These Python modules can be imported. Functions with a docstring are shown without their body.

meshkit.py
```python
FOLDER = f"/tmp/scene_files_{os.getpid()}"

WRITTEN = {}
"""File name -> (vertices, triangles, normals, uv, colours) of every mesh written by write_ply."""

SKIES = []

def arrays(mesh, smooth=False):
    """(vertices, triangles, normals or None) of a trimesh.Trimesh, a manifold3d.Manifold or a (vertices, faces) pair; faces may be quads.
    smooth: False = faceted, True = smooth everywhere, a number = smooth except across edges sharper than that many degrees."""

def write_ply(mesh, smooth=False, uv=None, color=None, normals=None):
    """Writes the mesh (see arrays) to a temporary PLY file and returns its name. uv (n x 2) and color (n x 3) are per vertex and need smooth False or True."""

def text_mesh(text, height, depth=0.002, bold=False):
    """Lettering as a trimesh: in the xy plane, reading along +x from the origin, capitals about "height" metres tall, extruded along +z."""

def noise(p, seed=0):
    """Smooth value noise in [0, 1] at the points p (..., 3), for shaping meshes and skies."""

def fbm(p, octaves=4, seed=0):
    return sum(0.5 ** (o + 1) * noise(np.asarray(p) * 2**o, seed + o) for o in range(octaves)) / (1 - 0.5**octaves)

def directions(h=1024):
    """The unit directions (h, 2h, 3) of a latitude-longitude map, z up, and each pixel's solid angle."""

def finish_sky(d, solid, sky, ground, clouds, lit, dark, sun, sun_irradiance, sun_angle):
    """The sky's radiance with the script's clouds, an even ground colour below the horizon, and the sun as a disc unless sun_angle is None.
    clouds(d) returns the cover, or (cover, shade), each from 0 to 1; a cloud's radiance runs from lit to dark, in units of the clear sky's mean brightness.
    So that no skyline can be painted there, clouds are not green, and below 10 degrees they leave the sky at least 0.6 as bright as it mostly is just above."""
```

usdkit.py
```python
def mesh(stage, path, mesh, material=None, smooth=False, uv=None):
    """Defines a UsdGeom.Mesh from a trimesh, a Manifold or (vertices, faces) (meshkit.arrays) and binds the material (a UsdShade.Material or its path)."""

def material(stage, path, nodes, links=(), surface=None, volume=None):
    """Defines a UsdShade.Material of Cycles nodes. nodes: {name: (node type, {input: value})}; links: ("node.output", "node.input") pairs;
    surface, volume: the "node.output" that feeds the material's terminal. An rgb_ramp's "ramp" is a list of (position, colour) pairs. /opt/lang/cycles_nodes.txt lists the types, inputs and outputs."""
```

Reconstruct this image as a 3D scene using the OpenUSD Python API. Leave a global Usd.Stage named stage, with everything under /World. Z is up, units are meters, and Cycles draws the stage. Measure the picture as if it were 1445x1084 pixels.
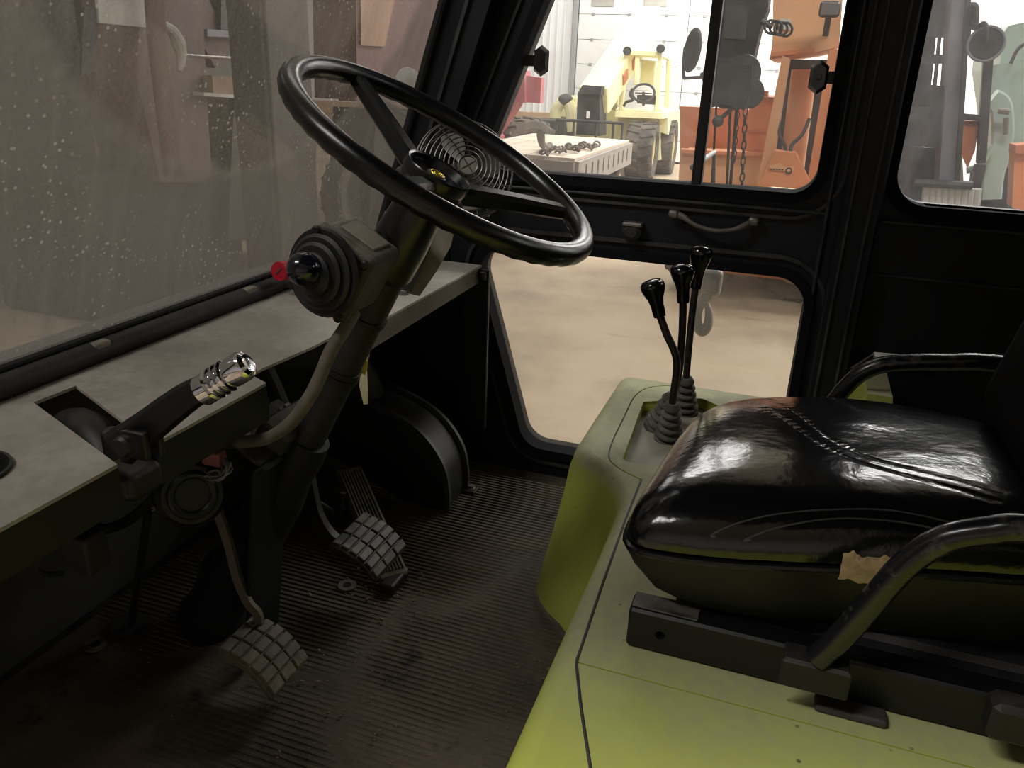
import math, random, numpy as np, trimesh, manifold3d, usdkit, meshkit
from shapely.geometry import Polygon, LineString, Point, box as sbox
from shapely.ops import triangulate
from pxr import Usd, UsdGeom, UsdLux, UsdShade, Sdf, Gf, Vt

random.seed(4); RNG = np.random.default_rng(4)
stage = Usd.Stage.CreateInMemory()
UsdGeom.SetStageUpAxis(stage, UsdGeom.Tokens.z); UsdGeom.SetStageMetersPerUnit(stage, 1.0)
UsdGeom.Xform.Define(stage, '/World'); UsdGeom.Scope.Define(stage, '/World/Looks')
PI = math.pi

# ---------------------------------------------------------------- camera (z up, cab floor at z = 0, the cab's front is -x, its right wall is at y = 1.66)
PITCH, YAW, ROLL, FPX = math.radians(21.35), math.radians(18.71), math.radians(2.24), 1129.0
EYE = np.array([0, 0, 0.9])
def cam_axes():
    h = np.array([-math.sin(YAW), math.cos(YAW), 0]); r = np.array([math.cos(YAW), math.sin(YAW), 0]); z = np.array([0, 0, 1.])
    fw = h*math.cos(PITCH) - z*math.sin(PITCH); dn = -h*math.sin(PITCH) - z*math.cos(PITCH)
    c, s = math.cos(ROLL), math.sin(ROLL)
    return np.array([r*c - dn*s, r*s + dn*c, fw])
AX = cam_axes()
cam = UsdGeom.Camera.Define(stage, '/World/camera')
m = np.eye(4); m[0, :3] = AX[0]; m[1, :3] = -AX[1]; m[2, :3] = -AX[2]; m[3, :3] = EYE
cam.AddTransformOp().Set(Gf.Matrix4d(*m.ravel().tolist()))
cam.CreateHorizontalApertureAttr(36.0); cam.CreateVerticalApertureAttr(36.0*1084/1445)
cam.CreateFocalLengthAttr(FPX*36.0/1445); cam.CreateClippingRangeAttr(Gf.Vec2f(0.02, 200))
cam.CreateExposureAttr(0.0)

# ---------------------------------------------------------------- light: the hall's strip lamps, hanging in rows under its ceiling
def lamp(i, x, y, z, w, l, power, col=(1, .98, .96)):
    L = UsdLux.RectLight.Define(stage, f'/World/hall_lamp_{i:03d}')
    L.CreateWidthAttr(w); L.CreateHeightAttr(l); L.CreateIntensityAttr(power); L.CreateColorAttr(Gf.Vec3f(*col))
    L.AddTranslateOp().Set(Gf.Vec3d(x, y, z))
LAMPS = [(x, y) for y in (-1.6, 4.6, 10.5, 15.5, 20.0) for x in (-8.0, -2.6, 1.5, 6.0, 11.0) if not (y == -1.6 and x > 0)]
for i, (x, y) in enumerate(LAMPS):
    p = 85.0 if y > 12 else 62.0 if y > 8 else 46.0
    if x < -6: p *= .14 if y < 12 else .5      # lamps ahead of the cab turned down to keep that corner dim
    elif y < 0: p = 104.0
    elif x < 0 and y < 8: p = 9.0
    lamp(i, x, y, 4.6, 2.4, .9, p*.55)

# ---------------------------------------------------------------- helpers
def at(u, v, x=None, y=None, z=None):
    """The point of the plane x, y or z = const that the photograph shows at pixel (u, v)."""
    d = np.array([(u-722.5)/FPX, (v-542)/FPX, 1.0]) @ AX
    t = (x-EYE[0])/d[0] if x is not None else (y-EYE[1])/d[1] if y is not None else (z-EYE[2])/d[2]
    return EYE + t*d
used = {}
def numbered(path):
    n = used.get(path, -1) + 1; used[path] = n
    return path if n == 0 else f'{path}_{n:03d}'
ORIGIN = {}
def tag(p, label=None, cat=None, group=None, kind=None):
    p = p.GetPrim() if hasattr(p, 'GetPrim') else p
    for k, v in (('label', label), ('category', cat), ('group', group), ('kind', kind)):
        if v: p.SetCustomDataByKey(k, v)
    return p
def thing(name, label, cat, loc=(0, 0, 0), group=None, kind=None):
    path = numbered('/World/' + name)
    x = UsdGeom.Xform.Define(stage, path); x.AddTranslateOp().Set(Gf.Vec3d(*map(float, loc)))
    ORIGIN[path] = np.array(loc, float)
    return tag(x, label, cat, group, kind)
def join(ms):
    out = []
    for q in ms:
        if hasattr(q, 'to_mesh'):
            k = q.to_mesh(); q = trimesh.Trimesh(k.vert_properties[:, :3], k.tri_verts, process=False)
        out.append(q)
    return out[0] if len(out) == 1 else trimesh.util.concatenate(out)
def part(name, mesh, mat, parent=None, smooth=30, label=None, cat=None, group=None, kind=None):
    """One mesh, given in world coordinates, under its thing or part (or at top level)."""
    pp = str(parent.GetPath()) if parent is not None else '/World'
    path = numbered(pp + '/' + name)
    o = ORIGIN.get(pp, np.zeros(3)); ORIGIN[path] = o
    if isinstance(mesh, list): mesh = join(mesh)
    elif hasattr(mesh, 'to_mesh'): mesh = join([mesh])
    mesh = mesh.copy(); mesh.apply_translation(-o)
    g = usdkit.mesh(stage, path, mesh, MAT[mat], smooth=smooth)
    return tag(g, label, cat, group, kind)
def copy_of(root, loc, label=None, rotz=0, group=None):
    was = root.GetCustomData(); base = str(root.GetPath()).rstrip('0123456789').rstrip('_') if str(root.GetPath())[-3:].isdigit() else str(root.GetPath())
    path = numbered(base); x = UsdGeom.Xform.Define(stage, path)
    x.GetPrim().GetReferences().AddInternalReference(root.GetPath())
    x.ClearXformOpOrder()
    x.AddTranslateOp(opSuffix='place').Set(Gf.Vec3d(*map(float, loc))); x.AddRotateZOp(opSuffix='place').Set(float(rotz))
    x.GetPrim().SetInstanceable(True)
    return tag(x, label or was.get('label'), was.get('category'), group or was.get('group'))
# ---- shapes
def unit(v): v = np.asarray(v, float); return v/np.linalg.norm(v)
def frame_to(z, up=(0, 0, 1)):
    z = unit(z); up = np.asarray(up, float)
    if abs(z @ unit(up)) > .99: up = np.array([1., 0, 0])
    x = unit(np.cross(up, z)); return np.array([x, np.cross(z, x), z]).T
def place(mesh, o, z=(0, 0, 1), up=(0, 0, 1), R=None):
    if hasattr(mesh, 'to_mesh'): mesh = join([mesh])
    mesh = mesh.copy(); T = np.eye(4); T[:3, :3] = frame_to(z, up) if R is None else R; T[:3, 3] = o
    mesh.apply_transform(T); return mesh
def hull(pts):
    return trimesh.convex.convex_hull(np.asarray(pts, float))
def box(x0, y0, z0, x1, y1, z1, c=.004):
    """A box with chamfered edges."""
    lo, hi = np.minimum([x0, y0, z0], [x1, y1, z1]), np.maximum([x0, y0, z0], [x1, y1, z1])
    c = min(c, .3*(hi-lo).min())
    pts = []
    for sx in (0, 1):
        for sy in (0, 1):
            for sz in (0, 1):
                p = np.where([sx, sy, sz], hi, lo); s = np.where([sx, sy, sz], -1, 1)
                for k in range(3):
                    q = p + s*c; q[k] = p[k]; pts.append(q)
    return hull(pts)
def cbox(c, size, R=np.eye(3), ch=.004):
    s = np.asarray(size, float)/2
    b = box(*(-s), *s, c=ch); T = np.eye(4); T[:3, :3] = R; T[:3, 3] = c; b.apply_transform(T); return b
def rbox(c, size, r, R=np.eye(3), n=16):
    s = np.asarray(size, float)/2 - r
    M = manifold3d.Manifold
    sp = M.sphere(r, n)
    h = M.batch_hull([sp.translate([sx*s[0], sy*s[1], sz*s[2]]) for sx in (-1, 1) for sy in (-1, 1) for sz in (-1, 1)])
    return place(h, c, R=R)
def beam(a, b, w, h, up=(0, 0, 1), c=.004):
    a, b = np.asarray(a, float), np.asarray(b, float); L = np.linalg.norm(b-a)
    return place(box(-w/2, -h/2, 0, w/2, h/2, L, c), a, b-a, up)
def catmull(P, n=8, closed=False):
    P = np.asarray(P, float); out = []; N = len(P)
    for i in range(N if closed else N-1):
        g = (lambda k: P[k % N]) if closed else (lambda k: P[min(max(k, 0), N-1)])
        p0, p1, p2, p3 = g(i-1), g(i), g(i+1), g(i+2)
        for t in np.arange(n)/n:
            out.append(.5*((2*p1)+(-p0+p2)*t+(2*p0-5*p1+4*p2-p3)*t*t+(-p0+3*p1-3*p2+p3)*t**3))
    if not closed: out.append(P[-1])
    return np.array(out)
def tube(P, r, n=12, closed=False, caps=True, prof=None, up=None):
    """A profile (a circle by default) swept along a path, with rounded shoulders nowhere: plain caps."""
    P = np.asarray(P, float); N = len(P); r = np.broadcast_to(r, (N,))
    T = (np.roll(P, -1, 0)-np.roll(P, 1, 0)) if closed else np.gradient(P, axis=0)
    T = T/(np.linalg.norm(T, axis=1, keepdims=True)+1e-12)
    a0 = np.array([0, 0, 1.]) if up is None else np.asarray(up, float)
    if abs(T[0] @ a0) > .95: a0 = np.array([1., 0.2, 0])
    A = []; a = unit(a0-T[0]*(a0 @ T[0]))
    for i in range(N):
        a = unit(a-T[i]*(a @ T[i])) if up is None else unit(a0-T[i]*(a0 @ T[i])); A.append(a)
    A = np.array(A); B = np.cross(T, A)
    if prof is None:
        th = np.arange(n)/n*2*PI; prof = np.stack([np.cos(th), np.sin(th)], 1)
    prof = np.asarray(prof); n = len(prof)
    V = P[:, None]+r[:, None, None]*(prof[None, :, 0, None]*A[:, None]+prof[None, :, 1, None]*B[:, None])
    V = V.reshape(-1, 3); F = []
    for i in range(N if closed else N-1):
        for j in range(n):
            k = (i+1) % N; j2 = (j+1) % n
            F += [[i*n+j, i*n+j2, k*n+j2], [i*n+j, k*n+j2, k*n+j]]
    if caps and not closed:
        c0, c1 = len(V), len(V)+1; V = np.vstack([V, P[0], P[-1]])
        for j in range(n):
            F += [[c0, (j+1) % n, j], [c1, (N-1)*n+j, (N-1)*n+(j+1) % n]]
    return trimesh.Trimesh(V, F, process=False)
def rod(a, b, r, n=14, r2=None):
    return tube([a, b], [r, r if r2 is None else r2], n)
def lathe(prof, o=(0, 0, 0), z=(0, 0, 1), n=32, up=(0, 0, 1)):
    """prof: (radius, height) pairs turned about z."""
    prof = np.asarray(prof, float); N = len(prof); th = np.arange(n)/n*2*PI
    V = np.stack([prof[:, None, 0]*np.cos(th), prof[:, None, 0]*np.sin(th), np.repeat(prof[:, 1:2], n, 1)], -1).reshape(-1, 3); F = []
    for i in range(N-1):
        for j in range(n):
            j2 = (j+1) % n
            F += [[i*n+j, i*n+j2, (i+1)*n+j2], [i*n+j, (i+1)*n+j2, (i+1)*n+j]]
    q = trimesh.Trimesh(V, F, process=True); q.update_faces(q.nondegenerate_faces())
    return place(q, o, z, up)
def sphere(c, r, sub=2, s=(1, 1, 1)):
    q = trimesh.creation.icosphere(sub, r); q.apply_scale(s); q.apply_translation(c); return q
def ext(poly, h):
    ps = getattr(poly, 'geoms', [poly])
    return trimesh.util.concatenate([trimesh.creation.extrude_polygon(g, h, engine='earcut') for g in ps])
XZ = np.array([[1, 0, 0], [0, 0, 1], [0, 1, 0]], float).T     # polygon (x, z) extruded along +y
def flip(q):
    q.invert(); return q
def ext_xz(poly, y0, y1):
    q = ext(poly, abs(y1-y0)); v = q.vertices.copy(); q.vertices = np.stack([v[:, 0], min(y0, y1)+v[:, 2], v[:, 1]], 1); q.invert(); return q
def ext_yz(poly, x0, x1):
    q = ext(poly, abs(x1-x0)); v = q.vertices.copy(); q.vertices = np.stack([min(x0, x1)+v[:, 2], v[:, 0], v[:, 1]], 1); return q
def ext_xy(poly, z0, z1):
    q = ext(poly, z1-z0); q.apply_translation([0, 0, z0]); return q
def torus(c, R, r, z, n=48, m=10):
    F = frame_to(z); t = np.arange(n)/n*2*PI
    return tube(np.asarray(c)+R*(np.cos(t)[:, None]*F[:, 0]+np.sin(t)[:, None]*F[:, 1]), r, m, closed=True)
def bolt(o, z, r=.008, h=.006):
    return join([place(trimesh.creation.cylinder(r*1.5, .002, sections=18), np.asarray(o)+unit(z)*.001, z), place(trimesh.creation.cylinder(r, h, sections=6), np.asarray(o)+unit(z)*(h/2+.001), z)])
def sub(solid, *cuts):
    def man(q):
        if hasattr(q, 'to_mesh'): return q
        q = q.copy(); q.merge_vertices()
        return manifold3d.Manifold(manifold3d.Mesh(np.asarray(q.vertices, np.float32), np.asarray(q.faces, np.uint32)))
    r = man(solid)
    for c in cuts: r = r - man(c)
    return join([r])

# ---------------------------------------------------------------- materials
def lin(c): return tuple(((x/255)/12.92 if x/255 < .04045 else ((x/255+.055)/1.055)**2.4) for x in c)
MAT = {}
def look(name, col, rough=.5, metal=0., dust=None, amt=0., lo=.35, hi=.65, scale=9., top=False, bump=0., bscale=80., spec=.5, coat=0., vary=.0, fine=70.):
    """Principled surface of an sRGB colour; dust: an sRGB colour laid over it in noise patches (top: on faces that look up)."""
    n = {'g': ('geometry', {}), 'p': ('principled_bsdf', {'base_color': lin(col), 'roughness': rough, 'metallic': metal, 'specular_ior_level': spec, 'coat_weight': coat})}
    L = []
    if vary:
        n['nv'] = ('noise_texture', {'scale': scale*2.3, 'detail': 6.0, 'roughness': .65}); L.append(('g.position', 'nv.vector'))
        c = lin(col); n['rv'] = ('rgb_ramp', {'ramp': [(.3, tuple(x*(1-vary) for x in c)), (.7, tuple(min(1, x*(1+vary)) for x in c))]})
        L += [('nv.fac', 'rv.fac')]
        if dust is None: L.append(('rv.color', 'p.base_color'))
    if dust is not None:
        n['n'] = ('noise_texture', {'scale': scale, 'detail': 8.0, 'roughness': .62}); L.append(('g.position', 'n.vector'))
        n['r'] = ('map_range', {'from_min': lo, 'from_max': hi, 'to_min': 0., 'to_max': amt, 'clamp': True}); L.append(('n.fac', 'r.value'))
        n['n2'] = ('noise_texture', {'scale': fine, 'detail': 4.0}); L.append(('g.position', 'n2.vector'))
        n['r2'] = ('map_range', {'from_min': .3, 'from_max': .6, 'to_min': .55, 'to_max': 1., 'clamp': True}); L.append(('n2.fac', 'r2.value'))
        n['m'] = ('math', {'math_type': 'multiply'}); L += [('r.result', 'm.value1'), ('r2.result', 'm.value2')]
        f = 'm.value'
        if top:
            n['s'] = ('separate_xyz', {}); L.append(('g.normal', 's.vector'))
            n['u'] = ('map_range', {'from_min': .1, 'from_max': .8, 'to_min': .12, 'to_max': 1., 'clamp': True}); L.append(('s.z', 'u.value'))
            n['m2'] = ('math', {'math_type': 'multiply'}); L += [('m.value', 'm2.value1'), ('u.result', 'm2.value2')]; f = 'm2.value'
        n['c'] = ('mix_color', {'a': lin(col), 'b': lin(dust)}); L += [(f, 'c.fac'), ('c.result', 'p.base_color')]
        if vary: L.append(('rv.color', 'c.a'))
        n['q'] = ('map_range', {'to_min': rough, 'to_max': max(rough, .85)}); L += [(f, 'q.value'), ('q.result', 'p.roughness')]
    if bump:
        n['b'] = ('noise_texture', {'scale': bscale, 'detail': 5.0}); n['bb'] = ('bump', {'strength': bump, 'distance': .004})
        L += [('g.position', 'b.vector'), ('b.fac', 'bb.height'), ('bb.normal', 'p.normal')]
    MAT[name] = usdkit.material(stage, '/World/Looks/' + name, n, L, surface='p.BSDF')
def glow(name, col, s):
    MAT[name] = usdkit.material(stage, '/World/Looks/' + name, {'e': ('emission', {'color': lin(col), 'strength': s})}, [], surface='e.emission')

look('black_rail', (10, 10, 12), .45)
look('frame_matte', (20, 20, 23), .92, spec=.12)
look('black_paint', (20, 22, 28), .45, spec=.3, dust=(84, 82, 80), amt=.08, lo=.4, hi=.75, scale=7, bump=.15, bscale=140)
look('black_ridge', (28, 29, 33), .45, dust=(100, 96, 90), amt=.35, scale=12)
look('black_rubber', (26, 26, 28), .55, dust=(98, 90, 80), amt=.28, scale=14, top=True)
look('wheel_plastic', (17, 17, 19), .27, dust=(110, 104, 96), amt=.10, lo=.5, hi=.8, scale=25, top=True, bump=.04, bscale=300)
look('knob_gloss', (12, 12, 14), .12, spec=.6)
look('blue_knob', (14, 16, 30), .12, spec=.7)
look('dusty_panel', (128, 122, 113), .7, dust=(168, 162, 152), amt=.95, lo=.2, hi=.7, scale=5, bump=.1, bscale=200, vary=.12)
look('dusty_lip', (62, 58, 54), .65, dust=(118, 110, 98), amt=.6, lo=.3, hi=.75, scale=11)
look('dark_metal', (30, 29, 29), .5, .3, dust=(104, 95, 84), amt=.4, lo=.4, hi=.75, scale=20, top=True)
look('dusty_black', (28, 28, 29), .55, dust=(128, 120, 108), amt=.75, lo=.3, hi=.65, scale=22, top=True)
look('grey_shell', (120, 114, 104), .7, dust=(160, 150, 134), amt=.8, scale=18)
look('chrome', (225, 225, 232), .09, 1., bump=.03, bscale=200)
look('bare_steel', (150, 146, 140), .35, .9, dust=(100, 84, 70), amt=.5, scale=30)
look('rusty_steel', (104, 98, 92), .6, .3, dust=(104, 82, 68), amt=.6, scale=60)
look('dusty_box', (50, 48, 44), .65, dust=(140, 132, 120), amt=.9, lo=.2, hi=.6, scale=22, top=True)
look('vinyl', (20, 20, 22), .15, spec=.7, bump=.12, bscale=100)
look('black_cloth', (13, 13, 14), .9, spec=.1)
look('grease_black', (15, 15, 16), .5, dust=(84, 82, 80), amt=.3, lo=.45, hi=.7, scale=9)
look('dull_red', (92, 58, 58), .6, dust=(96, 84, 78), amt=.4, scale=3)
look('dull_tan', (132, 104, 84), .6, vary=.1)
look('vinyl_side', (14, 14, 13), .5, dust=(60, 58, 46), amt=.2, scale=12, bump=.1)
look('stitch', (70, 70, 72), .4)
look('foam', (186, 160, 122), .95, vary=.25, scale=40, bump=.4, bscale=150)
look('pedal_rubber', (70, 66, 60), .8, dust=(130, 121, 108), amt=.7, lo=.3, hi=.7, scale=24, bump=.25, bscale=200)
look('red_plastic', (190, 28, 48), .4, vary=.15)
look('pink_cap', (225, 110, 130), .5)
look('wire_grey', (120, 118, 120), .5)
look('wire_pink', (150, 92, 96), .5)
look('brass', (190, 168, 70), .35, .8)
look('cream', (205, 200, 160), .5)
look('hose', (84, 80, 72), .7, dust=(120, 112, 98), amt=.6, scale=30)
look('fan_wire', (84, 82, 80), .35, .7, dust=(110, 104, 96), amt=.4, scale=40)
look('fan_blade', (120, 116, 110), .6, dust=(146, 138, 126), amt=.7, scale=30)
look('white_plastic', (226, 224, 218), .5)
look('lever_rod', (34, 32, 31), .38, .5, dust=(100, 92, 82), amt=.3, scale=40)
look('boot_rubber', (64, 62, 58), .75, dust=(128, 122, 108), amt=.6, scale=40, top=True)
look('console_plate', (150, 145, 130), .6, dust=(170, 162, 146), amt=.5, scale=12)
look('crumb', (118, 98, 76), .95, vary=.4, scale=80)
look('wall_white', (232, 232, 234), .6, vary=.04, scale=.8)
look('seam_grey', (150, 152, 156), .6)
look('wood', (176, 148, 118), .7, vary=.2, scale=3)
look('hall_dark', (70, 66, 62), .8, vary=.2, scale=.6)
look('ceiling_white', (200, 200, 198), .8)
look('lamp_white', (220, 220, 220), .5)
look('pale_yellow', (244, 238, 184), .5, dust=(214, 206, 170), amt=.4, scale=2.2, vary=.08)
look('tyre', (52, 50, 48), .85, dust=(140, 128, 112), amt=.6, scale=4, bump=.2, bscale=20)
look('rim_tan', (190, 170, 120), .7, vary=.2, scale=4)
look('machine_black', (30, 30, 32), .55, dust=(104, 100, 96), amt=.35, scale=5)
look('deck_wood', (214, 200, 182), .8, dust=(150, 130, 112), amt=.5, scale=2.6)
look('deck_grey', (140, 136, 134), .65, dust=(170, 150, 130), amt=.5, scale=3)
look('red_paint', (176, 84, 92), .5, dust=(176, 140, 136), amt=.5, scale=3)
look('orange_paint', (228, 140, 90), .5, dust=(200, 146, 110), amt=.4, scale=2.5, vary=.06)
look('orange_dark', (206, 122, 80), .55, dust=(150, 100, 76), amt=.5, scale=4)
look('orange_tan', (232, 172, 124), .5, dust=(196, 150, 120), amt=.4, scale=2)
look('green_grey', (172, 196, 184), .45, dust=(150, 160, 150), amt=.4, scale=3)
look('mast_grey', (112, 112, 124), .5, .2, dust=(150, 146, 146), amt=.5, scale=4)
look('mirror_face', (190, 192, 196), .1, .8)
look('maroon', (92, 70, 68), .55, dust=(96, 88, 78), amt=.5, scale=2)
look('light_grey', (176, 174, 168), .6, vary=.1, scale=3)
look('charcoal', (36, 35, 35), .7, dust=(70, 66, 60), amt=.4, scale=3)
look('cab_yellow', (188, 196, 52), .5)
look('hook_steel', (134, 132, 132), .4, .4, vary=.15, scale=20)
look('sticker', (196, 196, 190), .6)
look('lamp_glass', (120, 116, 116), .15, .3)

def deck_look():
    """Yellow-green gelcoat, dusted grey over the back and the middle where nobody wipes it (a stain with an edge of its own), scuffed by boots."""
    n = {'g': ('geometry', {}), 's': ('separate_xyz', {}), 'nl': ('separate_xyz', {}),
         'n1': ('noise_texture', {'scale': 5., 'detail': 7., 'roughness': .6}), 'n2': ('noise_texture', {'scale': 60., 'detail': 5.}),
         'w': ('math', {'math_type': 'multiply_add', 'value2': .22, 'value3': -.11}), 'y': ('math', {'math_type': 'add'}),
         'f': ('map_range', {'from_min': .5, 'from_max': .8, 'to_min': .06, 'to_max': .95, 'clamp': True}),
         'f2': ('map_range', {'from_min': .35, 'from_max': .62, 'to_min': .8, 'to_max': 1., 'clamp': True}),
         'u': ('map_range', {'from_min': .05, 'from_max': .75, 'to_min': .1, 'to_max': 1., 'clamp': True}),
         'm1': ('math', {'math_type': 'multiply'}), 'm2': ('math', {'math_type': 'multiply'}),
         'c': ('mix_color', {'a': lin((176, 184, 66)), 'b': lin((150, 147, 122))}),
         'v': ('voronoi_texture', {'scale': 34.}), 'vr': ('map_range', {'from_min': .05, 'from_max': .1, 'to_min': 1., 'to_max': 0., 'clamp': True}),
         'n3': ('noise_texture', {'scale': 7., 'detail': 2.}), 'n3r': ('map_range', {'from_min': .52, 'from_max': .62, 'to_min': 0., 'to_max': .8, 'clamp': True}), 'm3': ('math', {'math_type': 'multiply'}),
         'c2': ('mix_color', {'b': lin((46, 44, 26))}),
         'q': ('map_range', {'to_min': .34, 'to_max': .75}), 'p': ('principled_bsdf', {})}
    L = [('g.position', 's.vector'), ('g.position', 'n1.vector'), ('g.position', 'n2.vector'), ('g.normal', 'nl.vector'), ('n1.fac', 'w.value1'), ('w.value', 'y.value1'), ('s.y', 'y.value2'),
         ('y.value', 'f.value'), ('n2.fac', 'f2.value'), ('nl.z', 'u.value'), ('f.result', 'm1.value1'), ('f2.result', 'm1.value2'), ('m1.value', 'm2.value1'), ('u.result', 'm2.value2'),
         ('m2.value', 'c.fac'), ('g.position', 'v.vector'), ('v.distance', 'vr.value'), ('g.position', 'n3.vector'), ('n3.fac', 'n3r.value'), ('vr.result', 'm3.value1'), ('n3r.result', 'm3.value2'),
         ('m3.value', 'c2.fac'), ('c.result', 'c2.a'), ('c2.result', 'p.base_color'), ('m2.value', 'q.value'), ('q.result', 'p.roughness')]
    MAT['deck_paint'] = usdkit.material(stage, '/World/Looks/deck_paint', n, L, surface='p.BSDF')
deck_look()
def floor_look():
    """Ribbed black rubber with trodden brown dust and oil spots."""
    n = {'g': ('geometry', {}), 'n1': ('noise_texture', {'scale': 3.2, 'detail': 7., 'roughness': .62}), 'r1': ('map_range', {'from_min': .36, 'from_max': .6, 'to_min': .25, 'to_max': .95, 'clamp': True}),
         'n2': ('noise_texture', {'scale': 90., 'detail': 4.}), 'r2': ('map_range', {'from_min': .3, 'from_max': .7, 'to_min': .7, 'to_max': 1., 'clamp': True}), 'm': ('math', {'math_type': 'multiply'}),
         'c': ('mix_color', {'a': lin((36, 35, 34)), 'b': lin((94, 81, 67))}),
         'n3': ('noise_texture', {'scale': 9., 'detail': 5., 'roughness': .7}), 'r3': ('map_range', {'from_min': .6, 'from_max': .68, 'to_min': 0., 'to_max': .8, 'clamp': True}), 'c2': ('mix_color', {'b': lin((24, 23, 22))}),
         'p': ('principled_bsdf', {'roughness': .8})}
    L = [('g.position', 'n1.vector'), ('n1.fac', 'r1.value'), ('g.position', 'n2.vector'), ('n2.fac', 'r2.value'), ('r1.result', 'm.value1'), ('r2.result', 'm.value2'), ('m.value', 'c.fac'),
         ('g.position', 'n3.vector'), ('n3.fac', 'r3.value'), ('r3.result', 'c2.fac'), ('c.result', 'c2.a'), ('c2.result', 'p.base_color')]
    MAT['mat_rubber'] = usdkit.material(stage, '/World/Looks/mat_rubber', n, L, surface='p.BSDF')
floor_look()
def ground_look():
    n = {'g': ('geometry', {}), 'n1': ('noise_texture', {'scale': .55, 'detail': 8., 'roughness': .6}), 'r1': ('rgb_ramp', {'ramp': [(.33, lin((126, 111, 94))), (.5, lin((168, 150, 124))), (.68, lin((184, 168, 142)))]}),
         'mp': ('mapping', {'scale': (.8, 3.2, 1)}), 'n2': ('noise_texture', {'scale': 1.5, 'detail': 8., 'roughness': .65}), 'r2': ('map_range', {'from_min': .60, 'from_max': .76, 'to_min': 0., 'to_max': .5, 'clamp': True}),
         'c': ('mix_color', {'b': lin((96, 86, 76))}), 'p': ('principled_bsdf', {'roughness': .8}), 'b': ('bump', {'strength': .3, 'distance': .02})}
    L = [('g.position', 'n1.vector'), ('n1.fac', 'r1.fac'), ('g.position', 'mp.vector'), ('mp.vector', 'n2.vector'), ('n2.fac', 'r2.value'), ('r2.result', 'c.fac'), ('r1.color', 'c.a'), ('c.result', 'p.base_color'), ('n2.fac', 'b.height'), ('b.normal', 'p.normal')]
    MAT['dirt_floor'] = usdkit.material(stage, '/World/Looks/dirt_floor', n, L, surface='p.BSDF')
ground_look()
def pane_look(name, film, col, scale=6., extra=0.):
    """A clear pane with a film of dust: see-through, mirror-like at a glance, dulled where the film is."""
    n = {'g': ('geometry', {}), 't': ('transparent_bsdf', {'color': (.93, .94, .94)}), 'gl': ('glossy_bsdf', {'roughness': .02, 'color': (1, 1, 1)}), 'lw': ('layer_weight', {'blend': .5}), 'f5': ('math', {'math_type': 'power', 'value2': 5.}), 'fr': ('math', {'math_type': 'multiply_add', 'value2': .90, 'value3': .03}), 'm1': ('mix_closure', {}),
         'd': ('diffuse_bsdf', {'color': lin(col)}), 'tl': ('translucent_bsdf', {'color': lin(col)}), 'dt': ('mix_closure', {'fac': .5}),
         'n1': ('noise_texture', {'scale': scale, 'detail': 7., 'roughness': .65}), 'r': ('map_range', {'from_min': .3, 'from_max': .75, 'to_min': film*.35+extra, 'to_max': film*1.6+extra, 'clamp': True}), 'm2': ('mix_closure', {})}
    L = [('lw.facing', 'f5.value1'), ('f5.value', 'fr.value1'), ('fr.value', 'm1.fac'), ('t.BSDF', 'm1.closure1'), ('gl.BSDF', 'm1.closure2'), ('d.BSDF', 'dt.closure1'), ('tl.BSDF', 'dt.closure2'), ('g.position', 'n1.vector'), ('n1.fac', 'r.value'),
         ('r.result', 'm2.fac'), ('m1.closure', 'm2.closure1'), ('dt.closure', 'm2.closure2')]
    MAT[name] = usdkit.material(stage, '/World/Looks/' + name, n, L, surface='m2.closure')
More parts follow.
